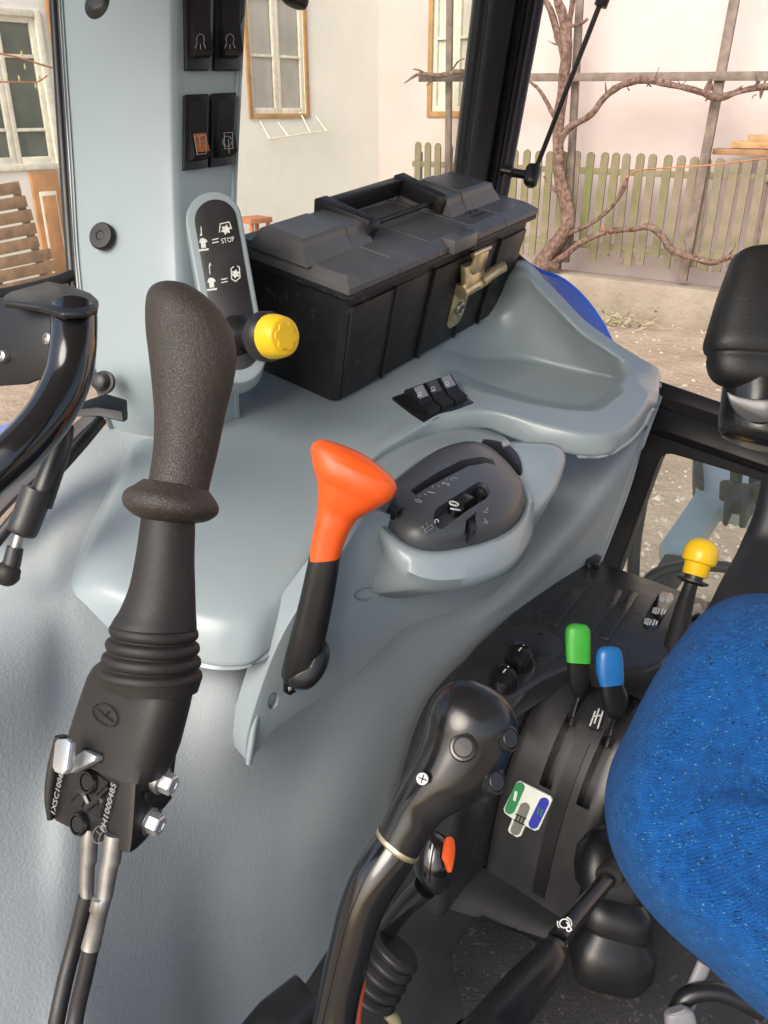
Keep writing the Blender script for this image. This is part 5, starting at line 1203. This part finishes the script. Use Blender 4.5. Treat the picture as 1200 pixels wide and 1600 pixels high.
p_ = W(660, 1217, .634); ax = (CAM - p_).normalized()
sc = lathe('screw', p_ - ax * .006, ax, [(.0052, 0), (.0052, .007), (.0044, .0082), (.0001, .0084)], 'steel', sl, 20)
e1 = ax.orthogonal().normalized(); e2 = ax.cross(e1)
for e in ((e1 + e2 * .3).normalized(), (e2 - e1 * .3).normalized()):
    bar('screw_slot', p_ + ax * .0021 - e * .0034, p_ + ax * .0021 + e * .0034, .0011, .0008, ax, 'black_deep', sc, 0)
# second knob with orange inlay behind
sk = thing('pto_shift_knob', 'glossy black ball knob with an orange inlay behind the shift lever', 'knob', W(670, 1400, .9))
K = .88
imgloft('ball', [(672, 1296, 684, 1300, K), (662, 1302, 700, 1312, K), (652, 1322, 708, 1330, K), (647, 1345, 710, 1350, K), (650, 1366, 705, 1374, K), (660, 1384, 694, 1392, K), (670, 1394, 682, 1397, K)], 'black_gloss', sk, 26, 32)
ipl = (W(703, 1335, .857), (CAM - W(703, 1335, .857)).normalized() + V((.6, 0, .1))); ipl = (ipl[0], ipl[1].normalized())
pprism('inlay', ipl, [(700, 1308), (709, 1312), (711, 1330), (708, 1352), (704, 1364), (698, 1348), (694, 1338)], .006, 'orange_print', sk, front=.001, bevel=.001, sm=18)
tube('neck', [W(664, 1386, K), W(630, 1420, .9), W(590, 1475, .93)], [.013, .011, .011], 'black_gloss', sk, 14, 14)
# bellows at the lever foot
bo = thing('lever_gaiter', 'ribbed black rubber gaiter at the foot of the shift lever', 'gaiter', W(600, 1560, .92))
bs = []
for k in range(5):
    f = k / 4; x, y = 618 - 40 * f, 1486 + 62 * f; wdt = 34 + 6 * f
    for (s_, o_) in ((.86, -7), (1, 0), (.86, 7)):
        bs.append((x - wdt * s_ - o_ * .7, y - 22 * s_ + o_, x + wdt * s_ - o_ * .7, y + 26 * s_ + o_, .90))
imgloft('gaiter_body', bs, 'black_matte', bo, 60, 32)
o = tube('floor_tube', [W(480, 1560, .80), W(430, 1600, .78), W(390, 1650, .76), W(340, 1720, .75)], .024, 'black_plastic', None, 0, 20)
tag(o, 'black tube end lying on the floor left of the shift lever', 'tube')
o = tube('orange_cable', [W(566, 1530, .72), W(560, 1570, .71), W(553, 1640, .70)], .0035, 'orange_print', None, 10, 8)
tag(o, 'thin orange cable beside the foot of the shift lever', 'cable')
o = imgloft('floor_clip', [(600, 1590, 612, 1580, .93), (606, 1596, 622, 1584, .93), (612, 1606, 628, 1598, .93), (612, 1630, 630, 1626, .93)], 'dry_leaf', None, 12, 14)
tag(o, 'small pale cable clip on the floor at the bottom edge', 'clip')
# ================================================================= PARKING BRAKE
pb_ = thing('parking_brake_lever', 'black parking brake lever with a printed P on its rod', 'lever', W(960, 1350, .98))
imgloft('sleeve', [(640, 1672, 722, 1730, .69), (700, 1620, 775, 1672, .72), (722, 1596, 797, 1640, .725), (800, 1513, 861, 1556, .79), (832, 1484, 880, 1520, .815), (835, 1480, 880, 1516, .82), (848, 1468, 881, 1496, .83), (858, 1462, 882, 1484, .835)], 'black_plastic', pb_, 30, 28)
rod = imgloft('rod', [(860, 1455, 884, 1477, .84), (900, 1408, 922, 1428, .885), (938, 1366, 958, 1384, .93)], 'black_knob', pb_, 10, 24)
imgloft('socket', [(936, 1358, 966, 1386, .93), (938, 1352, 970, 1382, .935), (952, 1336, 984, 1364, .95), (965, 1322, 996, 1350, .965)], 'black_matte', pb_, 12, 24)
ppl_ = (W(882, 1443, .842), (CAM - W(882, 1443, .842)).normalized())
text('p_letter', 'P', ppl_, (886, 1440), (879, 1445), 'white_print', rod, h=1)
strokes('p_ring', ppl_, [circ(882, 1443, 7.5, 7, n=16, a0=0, a1=360) + [(889.5, 1443)], circ(882, 1443, 11, 10, n=10, a0=110, a1=200), circ(882, 1443, 11, 10, n=10, a0=-70, a1=20)], .0011, 'white_print', rod)
bb = thing('brake_gaiter', 'black folded rubber gaiter under the parking brake lever', 'gaiter', W(960, 1500, 1.05))
imgloft('gaiter_body', [(945, 1290, 968, 1296, 1.05), (922, 1298, 988, 1308, 1.05), (906, 1318, 998, 1336, 1.04), (901, 1350, 1003, 1374, 1.035), (903, 1380, 1004, 1404, 1.03), (914, 1392, 998, 1414, 1.03), (914, 1398, 998, 1420, 1.03), (904, 1410, 1011, 1436, 1.02), (902, 1428, 1014, 1456, 1.02), (911, 1438, 1006, 1464, 1.02), (911, 1443, 1006, 1468, 1.02), (894, 1456, 1019, 1484, 1.02), (888, 1480, 1017, 1506, 1.02), (892, 1494, 1006, 1518, 1.03), (905, 1504, 990, 1524, 1.04)], 'black_plastic', bb, 0, 40, ratio=.8, ex=3.6, smooth=60)
# ================================================================= SEAT
seat = thing('driver_seat', 'driver seat in flecked bright blue woven fabric at the lower right', 'seat', W(1200, 1600, .85))
so = [(1330, 960), (1260, 935), (1200, 927), (1150, 931), (1105, 952), (1065, 995), (1022, 1058), (985, 1130), (956, 1190), (945, 1245), (949, 1300), (966, 1352), (1000, 1408), (1050, 1462), (1100, 1505), (1150, 1552), (1200, 1594), (1260, 1630), (1330, 1650), (1420, 1560), (1450, 1300), (1420, 1060)]
c0 = (1230, 1270)
def seatring(s_, d):
    return spl([W(c0[0] + (u - c0[0]) * s_, c0[1] + (v - c0[1]) * s_, d + (c0[1] - v) * s_ * .00020) for u, v in so], 120, True)
def fold(rings):
    out = []
    for r in rings:
        rr = []
        for p in r:
            rel = p - CAM; f = rel.y * CT - rel.z * ST; u = 600 + F * rel.x / f; v = 800 - F * (rel.y * ST + rel.z * CT) / f
            dv = v - (1228 + (1140 - u) * .12); g_ = math.exp(-(dv / 20) ** 2) * max(0, min(1, (u - 1040) / 110))
            w_ = .004 * math.sin(u * .021 + v * .013) + .003 * math.sin(v * .03 - u * .012)
            rr.append(p + (p - CAM).normalized() * (g_ * .024 + w_ * min(1, max(0, (u - 960) / 60))))
        out.append(rr)
    return out
rings = [seatring(.80, .86), seatring(.95, .83), seatring(.992, .79), seatring(1.0, .755), seatring(.994, .73), seatring(.975, .705), seatring(.94, .684), seatring(.89, .668), seatring(.83, .656), seatring(.76, .648), seatring(.69, .644), seatring(.62, .642), seatring(.54, .642), seatring(.46, .643), seatring(.36, .644), seatring(.25, .645), seatring(.12, .645), seatring(.02, .645)]
loft('cushion', fold(rings), 'upholstery', seat, smooth=80)
imgloft('side_shell', [(1195, 740, 1290, 780, .92), (1182, 800, 1290, 830, .92), (1160, 850, 1290, 870, .92), (1128, 905, 1290, 915, .90), (1108, 950, 1290, 960, .88), (1100, 1000, 1290, 1020, .87)], 'seat_shell', seat, 24, 28, ratio=.5, ex=3)
imgloft('suspension_frame', [(1090, 1500, 1110, 1512, .93), (1066, 1556, 1090, 1566, .93), (1060, 1572, 1084, 1580, .93)], 'grey_buckle', seat, 10, 16, ratio=.5)
tube('suspension_bar', [W(1058, 1580, .92), W(1070, 1560, .92), W(1095, 1550, .92), (W(1130, 1552, .92)), W(1190, 1580, .92)], .010, 'black_plastic', seat, 24, 14)
imgloft('belt_buckle', [(1040, 1582, 1070, 1572, .9), (1038, 1590, 1085, 1584, .9), (1042, 1640, 1092, 1640, .9)], 'grey_buckle', seat, 14, 20, ratio=.5, ex=3)
# armrest folded upright
ar = thing('armrest', 'black padded armrest folded upright at the right edge', 'armrest', W(1170, 700, .9))
A_ = .9
imgloft('pad', [(1190, 386, 1225, 390, A_, .8), (1160, 391, 1262, 396, A_, .6), (1147, 402, 1272, 408, A_, .55), (1138, 425, 1276, 430, A_, .55), (1124, 465, 1278, 470, A_, .55), (1111, 510, 1276, 515, A_, .55), (1104, 535, 1272, 542, A_, .55), (1105, 548, 1270, 560, A_, .52), (1109, 554, 1266, 568, A_, .50), (1108, 566, 1262, 580, A_, .52), (1112, 584, 1256, 598, A_, .52), (1122, 597, 1244, 610, A_, .48), (1140, 606, 1222, 618, A_, .4)], 'armrest_vinyl', ar, 56, 40, ex=3.2)
imgloft('stalk', [(1134, 590, 1240, 612, .91), (1130, 625, 1240, 645, .91), (1126, 660, 1238, 690, .91), (1130, 676, 1230, 702, .91), (1146, 686, 1220, 708, .91)], 'black_knob', ar, 24, 32)
sp3 = (W(1170, 628, .86), (CAM - W(1170, 628, .86)).normalized())
pprism('stalk_badge', sp3, [(1136, 612), (1150, 618), (1180, 624), (1212, 626), (1212, 652), (1196, 660), (1170, 658), (1150, 644), (1140, 628)], .004, 'badge', ar, front=.001, bevel=.001, sm=24)
# ================================================================= LEFT: GRAB RAIL, STRUT, BRACKETS
gh = thing('grab_rail', 'thick bent glossy black grab rail with bracket at the left edge', 'grab rail', W(60, 460, .74))
tube('rail_tube', [W(116, 486, .728), W(116, 505, .722), W(114, 545, .715), W(106, 590, .71), (W(82, 640, .70)), W(50, 682, .69), W(10, 720, .68), W(-50, 770, .67)], .0195, 'black_gloss', gh, 50, 28)
bt_pl = plane3(W(8, 462, .735), W(76, 439, .80), W(150, 474, .725))
pprism('bracket_top', bt_pl, [(5, 470), (7, 460), (16, 455), (74, 439), (112, 446), (142, 457), (154, 468), (152, 480), (134, 487), (96, 488), (60, 477)], .006, 'black_plastic', gh, bevel=.002)
bp = plane3(W(6, 460, .752), W(86, 480, .72), W(8, 600, .76))
pprism('bracket_plate', bp, [(-20, 470), (10, 462), (84, 482), (86, 560), (78, 585), (40, 600), (-20, 604)], .004, 'bracket_black', gh, bevel=.001)
for (u, v) in [(9, 557), (80, 530)]:
    ax = bp[1]; s0 = lathe('screw', WP(u, v, bp), ax, [(.0062, 0), (.0062, .002), (.005, .005), (.003, .006), (.0025, .0045), (.0001, .0045)], 'steel', gh, 20)
o = loft('latch_arm', [chaik([W(u, v, d) for u, v, d in r], 1, .15) for r in ([(108, 640, .84), (126, 628, .86), (130, 640, .86), (112, 652, .84)], [(150, 634, .84), (168, 612, .86), (172, 645, .86), (154, 652, .84)], [(190, 640, .84), (198, 622, .86), (200, 655, .86), (192, 660, .84)])], 'black_matte', None, smooth=30)
tag(o, 'short black latch arm at the foot of the grey pillar', 'latch')
ls = thing('door_strut', 'black gas strut with ball end at the left edge below the grab rail', 'gas strut', W(12, 890, .8))
imgloft('cylinder', [(88, 655, 116, 668, .83), (78, 690, 110, 704, .82), (56, 745, 92, 760, .81), (44, 780, 80, 796, .81)], 'black_plastic', ls, 14, 24)
imgloft('end_sleeve', [(36, 756, 82, 774, .806), (22, 798, 66, 815, .805), (13, 822, 56, 838, .805), (18, 830, 50, 842, .805)], 'black_matte', ls, 14, 24)
imgloft('rod', [(24, 830, 38, 836, .80), (16, 856, 32, 860, .80)], 'steel', ls, 6, 16)
imgloft('socket', [(12, 852, 36, 858, .80), (6, 874, 32, 882, .80), (4, 882, 30, 888, .80)], 'black_matte', ls, 8, 18)
lathe('ball', W(12, 896, .80), UP, [(.0001, -.0125), (.006, -.011), (.010, -.0075), (.0122, 0), (.010, .0075), (.006, .011), (.0001, .0125)], 'rubber_boot', ls, 20)
o = tube('door_seal', [W(158, 656, .88), W(130, 690, .86), W(90, 735, .84), W(40, 790, .82), W(0, 838, .81), W(-40, 890, .80)], .0065, 'black_matte', None, 24, 10)
tag(o, 'black rubber door seal curving along the front of the grey console', 'seal')
o = sheet('door_threshold', [[W(152, 650, .93), W(110, 690, .91), W(60, 740, .89), W(0, 800, .87), W(-40, 850, .86)], [W(135, 645, .97), W(95, 680, .95), W(45, 730, .93), W(-5, 785, .91), W(-45, 830, .90)]], 'pillar_trim', None, 24, 8, .004)
tag(o, 'dark metal threshold strip outside the console edge at the left', 'trim')
o = sheet('front_fender', [[W(70, 625, 1.35), W(40, 645, 1.35), W(0, 668, 1.35), W(-60, 700, 1.35)], [W(66, 650, 1.30), W(36, 676, 1.30), W(0, 700, 1.30), W(-60, 740, 1.30)], [W(60, 720, 1.25), W(30, 750, 1.25), W(-5, 790, 1.25), W(-60, 830, 1.25)]], 'blue_paint', None, 20, 16, .008)
tag(o, 'glossy blue fender visible outside the glass at the left edge', 'fender')
bpy.context.view_layer.update()
